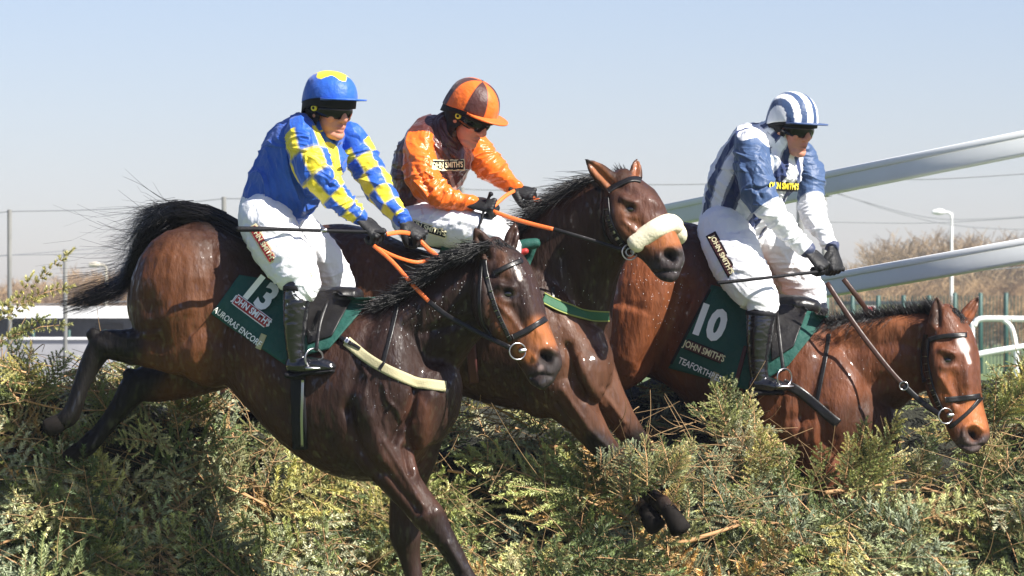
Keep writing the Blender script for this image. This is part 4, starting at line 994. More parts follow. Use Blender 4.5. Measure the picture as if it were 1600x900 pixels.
st('piping', h2b, [(846, 474), (880, 490), (915, 500), (952, 501)], 1.6, 'olive', g, .002, .009, .7); st('piping', h2b, [(848, 458), (880, 474), (915, 484), (952, 487)], 1.6, 'olive', g, .002, .009, .7)
st('neck_strap', h2b, [(864, 446), (864, 478)], 5, 'leather', g, .003, .003, .7)
st('girth', h2b, [(735, 520), (738, 560), (742, 600)], 14, 'darkred', H[1], .005, .003, .7)
g = st('breastgirth', h3b, [(1222, 598), (1250, 612), (1280, 638), (1312, 664)], 15, 'leather', H[2], .006, .003, 1.5)
st('neck_strap', h3b, [(1296, 520), (1290, 560), (1282, 600), (1276, 632)], 6, 'leather', g, .003, .003, 1.5)
st('girth', h3b, [(1170, 590), (1176, 640), (1182, 690)], 20, 'black', H[2], .005, .003, 1.5)
st('girth_webbing', h3b, [(1168, 540), (1158, 580), (1150, 610)], 6, 'darkred', c3, .003, .022, 1.5)

def stirrup(parent, x, y, Y, s=1.0, lean=0):
    iron = ring_px((x, y-2), 14*s, Y, .004, 'steel', 'stirrup_iron', parent, 1.15, .9)
    v = limb([(x-13*s, y+14*s, 3, Y-.03, .02), (x+13*s, y+14*s, 3, Y+.0, .02)], 2, 10); make('tread', v[0], v[1], M['steel'], iron)
    return iron
def leather_line(parent, pts, w_=6, mtl='leather', thick=.003, name='stirrup_leather'):
    v = limb([(x, y, w_/2, Y, thick) for x, y, Y in pts], 4, 10, cap=.3); return make(name, v[0], v[1], M[mtl], parent)
stirrup(s1, 491, 562, -.40, .95); leather_line(s1, [(512, 470, -.30), (500, 505, -.37), (494, 548, -.41)])
stirrup(s2, 772, 482, .62, .9); leather_line(s2, [(782, 400, .66), (776, 440, .64), (772, 470, .63)])
stirrup(s3, 1226, 592, 1.37, .85); leather_line(s3, [(1214, 488, 1.50), (1218, 530, 1.42), (1224, 580, 1.38)])

def bridle(root, hb, cheek, brow, nose, ring, throat, dflt, ringr=13, mtl='leather', wn=9, noseY=None, tilt=.5):
    br = st('bridle', hb, cheek, 7, mtl, root, .004, .003, dflt)
    st('browband', hb, brow, 7.5, mtl, br, .005, .003, dflt)
    if nose: st('noseband', hb, nose, wn, mtl, br, .005, .004, dflt)
    st('throatlash', hb, throat, 4.5, mtl, br, .003, .003, dflt)
    h = hit(hb, ring[0], ring[1], dflt)
    r_ = ring_px(ring, ringr*.92, h[0].y-.024, .0032, 'steel', 'bit_ring', br, 1.0, tilt)
    v = limb([(ring[0]+4, ring[1]-1, 4, h[0].y-.012), (ring[0]+20, ring[1]-2, 4, h[0].y+.01), (ring[0]+30, ring[1]-2, 4, h[0].y+.04)], 3, 10); make('bit_mouthpiece', v[0], v[1], M['steel'], r_)
    # chrome buckle chain on the cheekpiece
    n = len(cheek); 
    for t in (.22, .34, .42, .50, .58, .66, .74, .82, .9):
        d = dense(cheek, 3); k = d[int(t*(len(d)-1))]; k2 = d[min(int(t*(len(d)-1))+2, len(d)-1)]
        st('buckle', hb, [k, k2], 5, 'steel', br, .003, .010, dflt)
    return br, h[0].y-.024
b1, y1 = bridle(H[0], h1b, [(757, 404), (762, 440), (778, 490), (800, 536)], [(772, 428), (790, 418), (817, 407)], [(800, 527), (825, 516), (853, 497)], (809, 549), [(754, 402), (750, 450), (752, 500), (770, 528)], -.4, 14)
b2, y2 = bridle(H[1], h2b, [(948, 305), (952, 340), (966, 372), (980, 392)], [(950, 300), (968, 288), (988, 281), (1002, 283)], None, (984, 394), [(946, 312), (942, 345), (950, 380)], .6, 13)
b3, y3 = bridle(H[2], h3b, [(1450, 525), (1448, 565), (1458, 610), (1474, 646)], [(1452, 532), (1475, 525), (1512, 524)], [(1476, 625), (1500, 623), (1532, 619)], (1478, 650), [(1448, 520), (1440, 560), (1446, 600)], 1.35, 13)
st('drop_strap', h3b, [(1533, 620), (1515, 642), (1492, 662), (1484, 668)], 6, 'leather', b3, .004, .004, 1.3)
# fleecy noseband
so_ = Soup(); pts = []
for x, y in ((992, 378), (1008, 366), (1028, 353), (1046, 346), (1056, 350)):
    h = hit(h2b, x, y+2, .6); pts.append((x, y+3, 15.5 if x < 1050 else 13, h[0].y+.005, .035))
so_.add(limb(pts, 4, 20)); so_.add(limb([(1050, 352, 15, pts[-1][3]+.02, .03), (1060, 366, 14, pts[-1][3]+.06, .03), (1060, 372, 12, pts[-1][3]+.1, .03)], 4, 20))
me = so_.mesh(.005, 3); crumple(me, .0012, 70, seed=2); link_mesh('sheepskin_noseband', me, M['wool'], b2)
# reins
def rein(parent, pts, w_, mtl, thick=.0035, name='rein'):
    return leather_line(parent, pts, w_, mtl, thick, name)
ra = rein(b1, [(584, 384, -.27), (612, 408, -.31), (645, 445, -.36), (672, 473, -.39)], 6.5, 'orange'); rein(b1, [(670, 471, -.388), (700, 494, -.42), (745, 518, -.46), (796, 543, y1-.005)], 8, 'leather')
rein(b1, [(604, 366, -.22), (625, 363, -.15), (640, 365, -.1)], 7, 'orange'); rein(b1, [(655, 375, -.03), (668, 388, -.04), (688, 405, -.06), (712, 430, -.10)], 7.5, 'orange'); rein(b1, [(590, 388, -.2), (620, 402, -.12), (652, 410, -.04), (672, 404, -.03)], 6, 'orange')
rein(b2, [(770, 330, .64), (800, 341, .62), (835, 351, .60), (864, 358, .58)], 6.5, 'orange'); rein(b2, [(862, 357, .582), (900, 368, .57), (940, 380, .57), (972, 390, y2)], 6, 'leather')
rein(b2, [(822, 306, .90), (850, 318, .88), (895, 337, .84)], 9, 'orange'); rein(b2, [(772, 322, .66), (790, 306, .76), (804, 298, .88)], 6, 'orange')
rein(b3, [(1292, 442, 1.44), (1318, 482, 1.40), (1352, 530, 1.36), (1390, 578, 1.32), (1412, 602, 1.30)], 8, 'brown_leather'); rein(b3, [(1412, 602, 1.30), (1440, 628, 1.29), (1468, 648, y3)], 9, 'leather')
rein(b3, [(1318, 436, 1.66), (1338, 462, 1.66), (1360, 492, 1.70)], 8, 'brown_leather')
ring_px((1412, 603), 6.5, 1.295, .003, 'steel', 'martingale_ring', b3); ring_px((984, 394), 6, y2-.01, .003, 'steel', 'rein_ring', b2)
# whips
def whip(label, pts, tipc, hand_t, group='riding whips'):
    o = leather_line(None, pts, 5, 'black', .0035, 'riding_whip') if False else None
    v = limb([(x, y, w_, Y, w_*mpp(Y)) for x, y, Y, w_ in pts], 4, 10); o = make('riding_whip', v[0], v[1], M['black'], None); tag(o, label, 'whip', group); return o
a = whip('straight black riding whip held across by the jockey in blue', [(600, 363, -.25, 3.2), (560, 362, -.26, 3.0), (490, 360, -.30, 2.8), (430, 358, -.34, 3.2), (405, 358, -.36, 4.2), (372, 358, -.38, 4.4)], None, None)
v = limb([(503, 360.5, -.29, .01), (508, 360.6, -.289, .01)][0:0] or [(503, 360, 4, -.292), (509, 360, 4, -.289)], 2, 10); make('ferrule', v[0], v[1], M['steel'], a)
a = whip('thin dark riding whip held low by the jockey in navy and white', [(1286, 424, 1.47, 3), (1240, 429, 1.38, 2.4), (1180, 436, 1.31, 2.6), (1122, 442, 1.28, 3)], None, None)
a = whip('short dark riding whip upright in the fist of the jockey in orange', [(767, 303, .64, 4.2), (764, 308, .645, 2.4), (757, 325, .64, 2.4), (752, 345, .62, 2.2), (746, 362, .60, 2.2)], None, None)

# ------------------------------------------------------------------ ground
def sheet(name, pts, m, z):
    o = make(name, [(x, y, z) for x, y in pts], [tuple(range(len(pts)))], m, None, False); tag(o, kind='structure'); return o
M['grass'] = mat('grass_ground', (.085, .125, .035), .9, var=.35, vscale=1.5)
M['tarmac'] = mat('tarmac', (.20, .20, .21), .9, var=.15, vscale=.4)
M['stub'] = mat('dry_field', (.21, .17, .09), .95, var=.3, vscale=.03)
sheet('ground', [(-2500, -60), (2500, -60), (2500, 5000), (-2500, 5000)], M['grass'], 0)
sheet('car_park', [(-60, 40), (-1.5, 40), (-1.5, 95), (-60, 95)], M['tarmac'], .012)
sheet('field', [(-900, 262), (900, 262), (900, 2500), (-900, 2500)], M['stub'], .012)

# ------------------------------------------------------------------ the spruce fence
rng = np.random.default_rng(11)
def front_top(px):
    xs = [-300, 0, 120, 210, 290, 380, 470, 560, 700, 800, 880, 960, 1040, 1100, 1160, 1215, 1270, 1310, 1370, 1420, 1480, 1520, 1560, 1620, 1700, 1950]
    ys = [575, 585, 592, 608, 630, 648, 668, 690, 682, 672, 682, 702, 712, 700, 692, 722, 765, 782, 784, 775, 762, 745, 690, 625, 592, 575]
    return np.interp(px, xs, ys)
def front_y(px): return np.interp(px, [-300, 0, 160, 300, 600, 700, 850, 1000, 1120, 1250, 1600, 1950], [.30, .44, .58, .82, 1.08, 1.05, 1.02, 1.02, 1.10, 1.22, 1.50, 1.75])
def back_top(px): return np.interp(px, [-300, 0, 100, 200, 300, 500, 1000, 1300, 1450, 1600, 1950], [578, 580, 582, 586, 592, 590, 566, 564, 562, 560, 556])
def surf(px, v):
    """v 0..1 up the front face, 1..2 back over the top -> world points"""
    fy = front_y(px); ft = front_top(px); bt = back_top(px)
    a = np.clip(v, 0, 1); b = np.clip(v-1, 0, 1)
    py = lerp(1010, ft, a); Y = fy-(1-a)*.42+.10*np.sin(px*.013+a*3)*(1-a)
    py = py+(bt-ft)*b**1.5; Y = Y+b*1.25
    d = DIST+Y
    return np.stack([(px-800)/FPX*d, Y, CZ+(HOR-py)/FPX*d], -1)
def sprig(r, L=.34, nside=12, fan=1.0, dens=.0046, nl=.017):
    """one spruce branch along +x lying about the xy plane: needle triangles and stick quads"""
    tri = []; tc = []; stick = []
    def shoot(p, d, length, w):
        n = max(3, int(length/dens)); up = np.cross(d, [0, 0, 1.0]); up /= np.linalg.norm(up)+1e-9; zz = np.cross(up, d)
        bend = r.normal(0, .22, 3); pts = []
        q = p.copy(); dd = d.copy()
        for i in range(n):
            q = q+dd*length/n; dd = dd+bend/n; dd /= np.linalg.norm(dd)
            pts.append(q.copy())
            for s in (1, -1, 0):
                side = up*(s if s else r.choice([-.3, .3]))+zz*(.25 if s else .8)+r.normal(0, .18, 3)
                v = dd*.75+side*.8; v /= np.linalg.norm(v)
                ln = nl*1.15*r.uniform(.7, 1.15)*(1-.35*i/n); wv = np.cross(v, r.normal(0, 1, 3)); wv /= np.linalg.norm(wv)+1e-9
                tri.append((q-wv*w, q+wv*w, q+v*ln)); tc.append(i/n)
        stick.append((p, pts[len(pts)//2], pts[-1], .0016))
    main = []; q = np.zeros(3); d = np.array([1.0, 0, 0]); bend = np.array([0, r.normal(0, .25), r.normal(-.25, .25)])
    steps = nside
    for i in range(steps):
        q = q+d*L/steps; d = d+bend/steps; d /= np.linalg.norm(d); main.append((q.copy(), d.copy()))
    stick.append((np.zeros(3), main[steps//2][0], main[-1][0], .0040))
    for i, (q, d) in enumerate(main):
        t = i/steps
        for s in (1, -1):
            if r.random() < .12: continue
            a = r.uniform(.65, 1.05); lat = np.cross([0, 0, 1.0], d)
            v = d*math.cos(a)+lat*s*math.sin(a)+np.array([0, 0, r.normal(0, .18)]); v /= np.linalg.norm(v)
            shoot(q, v, max(.03, fan*.155*(1-.75*t)*r.uniform(.6, 1.15)),   .0027)
    shoot(main[-1][0], main[-1][1], .06, .0026)
    return np.array(tri), np.array(tc), stick
variants = [sprig(np.random.default_rng(50+i), L=[.30, .36, .26, .40, .32, .28, .34, .30][i], nside=[10, 12, 9, 12, 11, 9, 11, 10][i], fan=[1, 1.1, .8, 1.2, 1, .7, .9, 1.1][i]) for i in range(8)]
PAL = np.array([1.36, 1.24, 1.10])*np.array([(.250, .295, .170), (.165, .210, .090), (.235, .250, .110), (.350, .375, .265), (.095, .135, .050), (.205, .255, .170), (.290, .210, .100), (.045, .070, .030)])
PALW = np.array([.20, .18, .10, .13, .14, .12, .06, .07])
def scatter(name, places, parent, seed=0, scale=(.55, 1.05), stuff=True, pal=PALW):
    r = np.random.default_rng(seed); V_, T_, Cc = [], [], []; SV, SF, SC = [], [], []; nv = 0; ns = 0
    for pl_ in places:
        pos, x, z = pl_[:3]; tri, tc, stick = variants[r.integers(8)]; s = r.uniform(*scale)*(pl_[3] if len(pl_) > 3 else 1)
        x = x/np.linalg.norm(x); z = z-x*np.dot(x, z); z /= np.linalg.norm(z)+1e-9; y = np.cross(z, x); R = np.stack([x, y, z], 1)*s
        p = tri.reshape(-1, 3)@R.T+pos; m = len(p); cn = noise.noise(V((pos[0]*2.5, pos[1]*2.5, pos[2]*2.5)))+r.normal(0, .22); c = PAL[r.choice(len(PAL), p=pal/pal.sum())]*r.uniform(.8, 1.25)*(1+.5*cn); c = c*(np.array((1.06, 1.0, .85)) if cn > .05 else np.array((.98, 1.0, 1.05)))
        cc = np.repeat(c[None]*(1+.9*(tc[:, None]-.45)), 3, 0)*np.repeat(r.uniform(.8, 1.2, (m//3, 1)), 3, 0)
        V_.append(p); Cc.append(cc); T_.append(np.arange(m).reshape(-1, 3)+nv); nv += m
        wood = np.array((.38, .22, .10))*r.uniform(.7, 1.35)
        for a, b, e, w_ in stick:
            pp = [q@R.T+pos for q in (a, b, e)]
            for i, q in enumerate(pp):
                for k in range(3):
                    an = k*2.094; ww = w_*(1-.35*i); SV.append(q+np.array((math.cos(an)*ww, math.sin(an)*ww, math.sin(an+1.3)*ww)))
            for i in range(2):
                for k in range(3): SF.append((ns+i*3+k, ns+i*3+(k+1) % 3, ns+i*3+3+(k+1) % 3, ns+i*3+3+k))
            ns += 9; SC += [wood]*9
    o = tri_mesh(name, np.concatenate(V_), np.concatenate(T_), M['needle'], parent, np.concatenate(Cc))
    o2 = tri_mesh(name.replace('foliage', 'twigs') if 'foliage' in name else 'twigs', np.array(SV), np.array(SF), M['bark'], parent, np.array(SC), True)
    if stuff: tag(o, kind='stuff'); tag(o2, kind='stuff')
    return o
fence = thing('spruce_fence', 'wide steeplechase fence stacked with cut green spruce branches under the horses', 'fence', (0, 1.2, 0))
# added inner core: blocks light, its dark colour stands in for shade in gaps
nx_, nv_ = 220, 70
gx = np.linspace(-280, 1900, nx_); gv = np.linspace(0, 2, nv_)
A, B = np.meshgrid(gx, gv); core = surf(A.ravel(), B.ravel())
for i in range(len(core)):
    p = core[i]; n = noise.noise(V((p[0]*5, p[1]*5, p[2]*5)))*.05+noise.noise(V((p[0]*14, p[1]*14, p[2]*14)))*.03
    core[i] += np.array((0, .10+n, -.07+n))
cf = [(i*nx_+j, i*nx_+j+1, (i+1)*nx_+j+1, (i+1)*nx_+j) for i in range(nv_-1) for j in range(nx_-1)]
# skirts to the ground and a back face
base = len(core); cv = [tuple(x) for x in core]
for j in range(nx_): cv.append((core[j][0], core[j][1]-.35, 0))
for j in range(nx_): cv.append((core[(nv_-1)*nx_+j][0], core[(nv_-1)*nx_+j][1]+.15, 0))
cf += [(base+j, base+j+1, j+1, j) for j in range(nx_-1)]+[((nv_-1)*nx_+j, (nv_-1)*nx_+j+1, base+nx_+j+1, base+nx_+j) for j in range(nx_-1)]
M['core'] = mat('gap_shade_core', (.016, .017, .009), .95, var=.6, vscale=25, bump=1, bscale=50, bdist=.03)  # near-black base colour paints the shade between the branches
make('shade_core', cv, cf, M['core'], fence)
places = []
def add_places(n, v0, v1, px0, px1, out=.5, lift=(-.02, .10), seed=1, up=0.0):
    r = np.random.default_rng(seed)
    px = r.uniform(px0, px1, n); v = r.uniform(v0, v1, n)
    p = surf(px, v); pu = surf(px+4, v)-p; pv = surf(px, v+.01)-p
    nn = np.cross(pu, pv); nn /= np.linalg.norm(nn, axis=1)[:, None]; nn[nn[:, 1] > .3] *= -1
    nn[:, 2] = np.abs(nn[:, 2])
    pu /= np.linalg.norm(pu, axis=1)[:, None]; pv /= np.linalg.norm(pv, axis=1)[:, None]
    out_ = []
    for i in range(n):
        a = r.uniform(0, 2*PI); tdir = pu[i]*math.cos(a)+pv[i]*math.sin(a)*.8
        x = tdir+nn[i]*abs(r.normal(out*.5, .28))+np.array((0, 0, up))
        z = nn[i]+r.normal(0, .22, 3)
        lump = noise.noise(V((p[i][0]*3.2, p[i][1]*3.2, p[i][2]*3.2+seed)))*.24-.03; pos = p[i]-x/np.linalg.norm(x)*.12+nn[i]*(r.uniform(*lift)+lump)
        kx, ky = px[i], HOR-(pos[2]-CZ)*FPX/(pos[1]+DIST)
        if 965 < kx < 1110 and 735 < ky < 900: pos = pos+np.array((0, .12, 0)); x = x*np.array((1, .3, 1))
        out_.append((pos, x, z, (1.0 if v[i] < .72 else (.55 if v[i] < 1.15 else .7))*(.5 if 965 < kx < 1110 and 735 < ky < 900 else 1)))
    return out_
P1 = add_places(560, 0, 1.02, -200, 1800, .55, (-.04, .12), 1)
P0 = add_places(520, 0, 1.05, -200, 1800, .4, (-.06, .03), 31)
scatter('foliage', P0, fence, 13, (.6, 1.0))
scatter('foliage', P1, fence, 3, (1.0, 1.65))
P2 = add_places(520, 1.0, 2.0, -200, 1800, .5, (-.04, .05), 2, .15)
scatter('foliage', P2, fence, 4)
# larger sprays standing proud of the pile, upright round the chest of the bay horse
P3 = []
P5 = []
r = np.random.default_rng(5)
for px, py, n, ux in ((1140, 628, 9, -.1), (1206, 700, 5, .2), (1322, 694, 7, .5), (1360, 715, 8, .3), (1060, 720, 8, .4), (1250, 728, 5, 0), (1440, 700, 7, .3), (1540, 600, 8, .4), (1590, 570, 7, .2), (1180, 668, 6, 0), (300, 600, 6, .2), (180, 590, 6, -.2), (60, 575, 8, .1)):
    for _ in range(n):
        x_ = px+r.normal(0, 14); Y = float(front_y(np.array(x_)))-.04+r.normal(0, .05)
        p = np.array(P(x_, py+58+r.normal(0, 8), Y)); P3.append((p, np.array((ux+r.normal(0, .35), -.35+r.normal(0, .2), 1.0)), np.array((0, -1, .2))+r.normal(0, .3, 3)))
scatter('foliage', P3, fence, 6, (.45, .85), pal=np.array([.1, .3, .2, .05, .25, .1, .0, .1]))
# yellow-green branch tips sticking up at the left edge
P4 = []
for (x0, y0, x1, y1) in ((-60, 540, 105, 398), (-60, 540, 82, 442), (-50, 560, 62, 505)):
    a = np.array(P(x0, y0, .1)); b = np.array(P(x1, y1, .05)); d = b-a; L = np.linalg.norm(d)
    for k in range(3):
        s0 = a+d*(k*.30); P4.append((s0, d/L+r.normal(0, .05, 3), np.array((-.3, -1, .4))))
for px, py, n in ((975, 770, 10), (1000, 760, 12), (1022, 745, 10), (1040, 735, 8), (945, 735, 4), (1065, 800, 3)):
    for _ in range(n):
        x_ = px+r.normal(0, 9); p = np.array(P(x_, py+r.normal(0, 8), .62+r.normal(0, .03))); P5.append((p, np.array((.5+r.normal(0, .4), -.1+r.normal(0, .15), .8)), np.array((0, -1, .2))+r.normal(0, .3, 3)))
scatter('foliage', P5, fence, 9, (.32, .5))
variants_keep = variants
variants = [sprig(np.random.default_rng(80+i), L=.24, nside=8, fan=.26, nl=.018, dens=.0035) for i in range(8)]
scatter('branch_tips', P4, fence, 8, (.8, 1.0), stuff=False, pal=np.array([0, .1, .9, 0, 0, 0, 0, 0]))
variants = variants_keep
# bare sticks and dead twigs lying through the pile
def bare(name, paths, parent, col, stuff=False):
    v = []; f = []; cs = []
    for pts, rr in paths:
        q = tube3(pts, [rr*(1-.6*i/(len(pts)-1)) for i in range(len(pts))], 6, 1, .4, 3); n = len(v)
        v += q[0]; f += [tuple(i+n for i in z) for z in q[1]]; cs += [tuple(np.array(col)*random.uniform(.7, 1.3))]*len(q[0])
    me = bpy.data.meshes.new(name); me.from_pydata([tuple(x) for x in v], [], f); me.update(); set_cols(me, np.array(cs))
    o = link_mesh(name, me, M['bark'], parent)
    if stuff: tag(o, kind='stuff')
    return o
r = np.random.default_rng(21); tw = []
for i in range(1000):
    px = r.uniform(-50, 1680); v = r.uniform(0, 1.35); p = surf(np.array(px), np.array(v)); L = r.uniform(.08, .34); a = r.normal(0.2, .7)
    d = np.array((math.cos(a)*r.choice([-1, 1]), r.normal(-.1, .25), math.sin(a))); d /= np.linalg.norm(d); c = r.normal(0, .75, 3); pts = []; q = p+np.array((0, -.10+r.normal(0, .04), .05))
    for k in range(5): pts.append(tuple(q)); q = q+d*L/4; d = d+c/4
    tw.append((pts, r.uniform(.0011, .0027)))
bare('dead_twigs', tw, fence, (.30, .19, .09), True)
for pts, rr in (([(845, 698), (890, 697), (940, 696), (985, 698), (1020, 690)], .010), ([(1000, 700), (1040, 706), (1080, 704)], .006), ([(1290, 770), (1360, 760), (1420, 750), (1490, 735)], .010), ([(1060, 850), (1100, 838), (1150, 822), (1165, 815)], .012), ([(1225, 862), (1256, 845)], .015),
                ([(1145, 815), (1200, 818), (1240, 815)], .007), ([(1440, 762), (1500, 780), (1560, 810), (1590, 880)], .006), ([(700, 735), (760, 745), (825, 755)], .007), ([(700, 600), (780, 640), (830, 668)], .007), ([(1540, 722), (1600, 715)], .009),
                ([(350, 760), (420, 790), (500, 830), (540, 850)], .005), ([(300, 850), (360, 880), (420, 905)], .006), ([(380, 770), (440, 800), (520, 805)], .005), ([(20, 620), (100, 640), (180, 640)], .005), ([(0, 595), (60, 606), (120, 604)], .006), ([(1180, 880), (1260, 900)], .008),
                ([(860, 740), (930, 830), (940, 880)], .005), ([(880, 760), (960, 800), (1010, 820)], .005), ([(1330, 860), (1400, 840), (1470, 800)], .005), ([(0, 850), (40, 840), (60, 870)], .006), ([(90, 600), (130, 612), (190, 606), (230, 600)], .004)):
    q = []
    for x, y in pts:
        vv = np.clip((1010-y)/(1010-float(front_top(np.array(x)))), 0, 1); s_ = surf(np.array(float(x)), np.array(float(vv))); q.append(tuple(P(x, y, s_[1]-.07)))
    bare('broken_branch', [(q, rr)], fence, (.40, .22, .10))

# ------------------------------------------------------------------ white running rails leading up to the fence
M['rail'] = mat('grey_rail', (.68, .70, .72), .45, var=.06, vscale=3)
M['bead'] = mat('white_plastic_rail', (.78, .79, .80), .4)
M['postgrey'] = mat('rail_post', (.45, .48, .50), .4)
def beam(name, a, b, h_, dpt, mtl, parent, bev=.02):
    d = (b-a).normalized(); up = V((0, 0, 1)); up = (up-d*up.dot(d)).normalized(); s_ = d.cross(up)
    v = []; f = []
    n = 20
    for c in (a, b):
        for j in range(n):
            an = 2*PI*j/n; x = math.copysign(abs(math.cos(an))**.25, math.cos(an)); y = math.copysign(abs(math.sin(an))**.25, math.sin(an))
            v.append(c+up*h_/2*y+s_*dpt/2*x)
    for j in range(n): f.append((j, (j+1) % n, n+(j+1) % n, n+j))
    f += [tuple(range(n-1, -1, -1)), tuple(range(n, 2*n))]
    return make(name, v, f, mtl, parent)
wing = thing('running_rail', 'white two-bar plastic running rail rising diagonally behind the right-hand jockey', 'rail', P(1260, 560, 3.6))
for (x0, y0, Y0, x1, y1, Y1, h_) in ((980, 352, 4.6, 1760, 194, 2.0, .100), (1000, 500, 4.6, 1760, 366, 2.0, .100)):
    beam('rail_bar', P(x0, y0, Y0), P(x1, y1, Y1), h_, .075, M['rail'], wing)
    a = P(x0, y0, Y0); b = P(x1, y1, Y1); o_ = V((0, -.012, h_*.5-.004))
    beam('top_bead', a+o_, b+o_, .034, .08, M['bead'], wing)
for x, y0, y1, Y in ((1244, 305, 585, 3.78), (1740, 205, 620, 2.1)):
    beam('post', P(x, y0, Y), V((P(x, y0, Y).x, Y, 0)), .085, .06, M['rail'], wing)
beam('joint_sleeve', P(1284, 291, 3.55), P(1291, 289.5, 3.52), .108, .085, M['postgrey'], wing)

# far running rail on the right
M['whitepaint'] = mat('white_paint', (.78, .79, .78), .5)
def far_rail(name, label, pts, D_, drop, xs, th=.05):
    t = thing(name, label, 'rail', V((P(pts[0][0], pts[0][1], D_-DIST).x, D_-DIST, 0)))
    Y = D_-DIST
    v = tube3([tuple(P(x, y, Y)) for x, y in pts], [th]*len(pts), 12); make('rail_bar', v[0], v[1], M['whitepaint'], t)
    for x, y, k in xs:
        p = P(x, y, Y); v = tube3([tuple(p), (p.x+k*.25, Y, p.z-.12), (p.x+k*.4, Y, p.z-.5), (p.x+k*.4, Y, 0)], [th*.9]*4, 10); make('rail_leg', v[0], v[1], M['whitepaint'], t)
    return t
far_rail('running_rail', 'far white curved-leg running rail beyond the right-hand horse head', [(1522, 508), (1530, 499), (1560, 498), (1640, 499), (1760, 500)], 62, 0, [(1519, 506, 0), (1568, 500, .45), (1680, 500, .45)], .042)
far_rail('running_rail', 'low white rail just above the spruce at the right edge', [(1500, 560), (1560, 548), (1640, 536), (1760, 520)], 40, 0, [(1640, 536, 0)], .03)

# ------------------------------------------------------------------ far background
M['postdark'] = mat('weathered_post', (.16, .16, .15), .9, var=.2, vscale=3)
M['wire'] = mat('wire', (.22, .23, .24), .6)
M['greenmetal'] = mat('green_fence_metal', (.008, .06, .045), .5)
def wire(name, pts, rr, parent=None, mtl='wire'):
    v = tube3([tuple(p) for p in pts], [rr]*len(pts), 5, k=6); return make(name, v[0], v[1], M[mtl], parent)
wf = thing('wire_fence', 'tall wire fence on slim grey posts running behind all the riders', 'fence', P(800, 500, 42))
tops = [(-210, 340), (15, 328), (350, 308), (722, 293), (883, 284), (1288, 276), (1620, 268), (1800, 262)]
prev = None
for x, y in tops:
    p = P(x, y, 42); v = limb([(x, y, 3.6, 42), (x, 700, 3.6, 42)], 1, 8, cap=.2); make('post', v[0], v[1], M['postdark'], wf)
    if prev is not None:
        for dz, rr in ((0.02, .0085), (.62, .006), (1.3, .006)):
            a = prev-V((0, 0, dz)); b = p-V((0, 0, dz)); m = (a+b)/2-V((0, 0, .05)); wire('wire', [a, m, b], rr, wf)
    prev = p
wf2 = thing('wire_fence', 'shorter grey post of the second wire fence, left of the flying tail', 'fence', P(102, 600, 50))
for x, y in ((102, 390), (-120, 400)):
    v = limb([(x, y, 3.4, 50), (x, 680, 3.4, 50)], 1, 8, cap=.2); make('post', v[0], v[1], M['postdark'], wf2)
wire('wire', [P(-120, 402, 50), P(0, 399, 50), P(102, 392, 50), P(190, 385, 50)], .006, wf2)
pl = thing('power_line', 'thin sagging overhead cables in the sky right of the striped jockey', 'cable', P(1450, 340, 150))
wire('cable', [P(1250, 285, 150), P(1310, 303, 150), P(1440, 338, 150), P(1540, 342, 150), P(1700, 330, 150)], .022, pl)
wire('cable', [P(1280, 290, 150), P(1400, 332, 150), P(1520, 355, 150), P(1700, 360, 150)], .018, pl)
for x in (1250, 1700): v = limb([(x, 270 if x < 1500 else 320, 5, 150), (x, 570, 6, 150)], 1, 8); make('pole', v[0], v[1], M['postdark'], pl)
# street lamps
def lamp(x, y, D_, label, s, m):
    Y = D_-DIST; t = thing('street_lamp', label, 'street lamp', V((P(x, y, Y).x, Y, 0)), 'street lamps beyond the course')
    u = mpp(Y); top = P(x, y, Y)
    v = tube3([(top.x, Y, 0), (top.x, Y, top.z*.5), (top.x, Y, top.z-.35), (top.x-.05*s, Y, top.z-.12), (top.x-.25*s, Y, top.z), (top.x-.7*s, Y, top.z+.03)], [.11, .085, .065, .06, .055, .05], 10, k=5); make('pole', v[0], v[1], m, t)
    v = tube3([(top.x-.55*s, Y, top.z+.03), (top.x-.9*s, Y, top.z+.03), (top.x-1.3*s, Y, top.z+.02)], [.10, .16, .10], 12, .9); make('lamp_head', v[0], v[1], m, t)
    return t
M['lamp'] = mat('lamp_white', (.80, .80, .78), .5)
M['lampcream'] = mat('lamp_cream', (.62, .56, .46), .6)
lamp(1487, 332, 225, 'slim white street lamp in front of the bare trees on the right', .72, M['lamp'])
lamp(166, 414, 260, 'pale street lamp in the distance left of the flying tail', .75, M['lampcream'])
# palisade fence
gf = thing('metal_fence', 'dark green metal fence with tall posts in front of the bare trees', 'fence', P(1450, 560, 112))
Y = 112
for x in list(range(1292, 1760, 40)): v = limb([(x, 458 if x > 1460 else 462, 3.6, Y), (x, 590, 3.6, Y)], 1, 8, cap=.2); make('post', v[0], v[1], M['greenmetal'], gf)
for k, x in enumerate(range(1288, 1764, 12)):
    pass
v_ = []; f_ = []
for x in np.arange(1288, 1760, 5.5):
    a = P(x, 462, Y+.1); b = P(x, 585, Y+.1); n = len(v_); ww = .010
    v_ += [a+V((-ww, 0, 0)), a+V((ww, 0, 0)), b+V((ww, 0, 0)), b+V((-ww, 0, 0))]+[a+V((-ww, .04, 0)), a+V((ww, .04, 0)), b+V((ww, .04, 0)), b+V((-ww, .04, 0))]
    f_ += [(n, n+1, n+2, n+3), (n+4, n+7, n+6, n+5), (n, n+3, n+7, n+4), (n+1, n+5, n+6, n+2)]
make('mesh_panel', v_, f_, M['greenmetal'], gf, False)
gf2 = thing('metal_fence', 'low green posts in front of the long dark building on the left', 'fence', P(130, 560, 72))
for x in range(-60, 360, 56): v = limb([(x, 516, 2.4, 72), (x, 590, 2.4, 72)], 1, 8, cap=.2); make('post', v[0], v[1], M['greenmetal'], gf2)
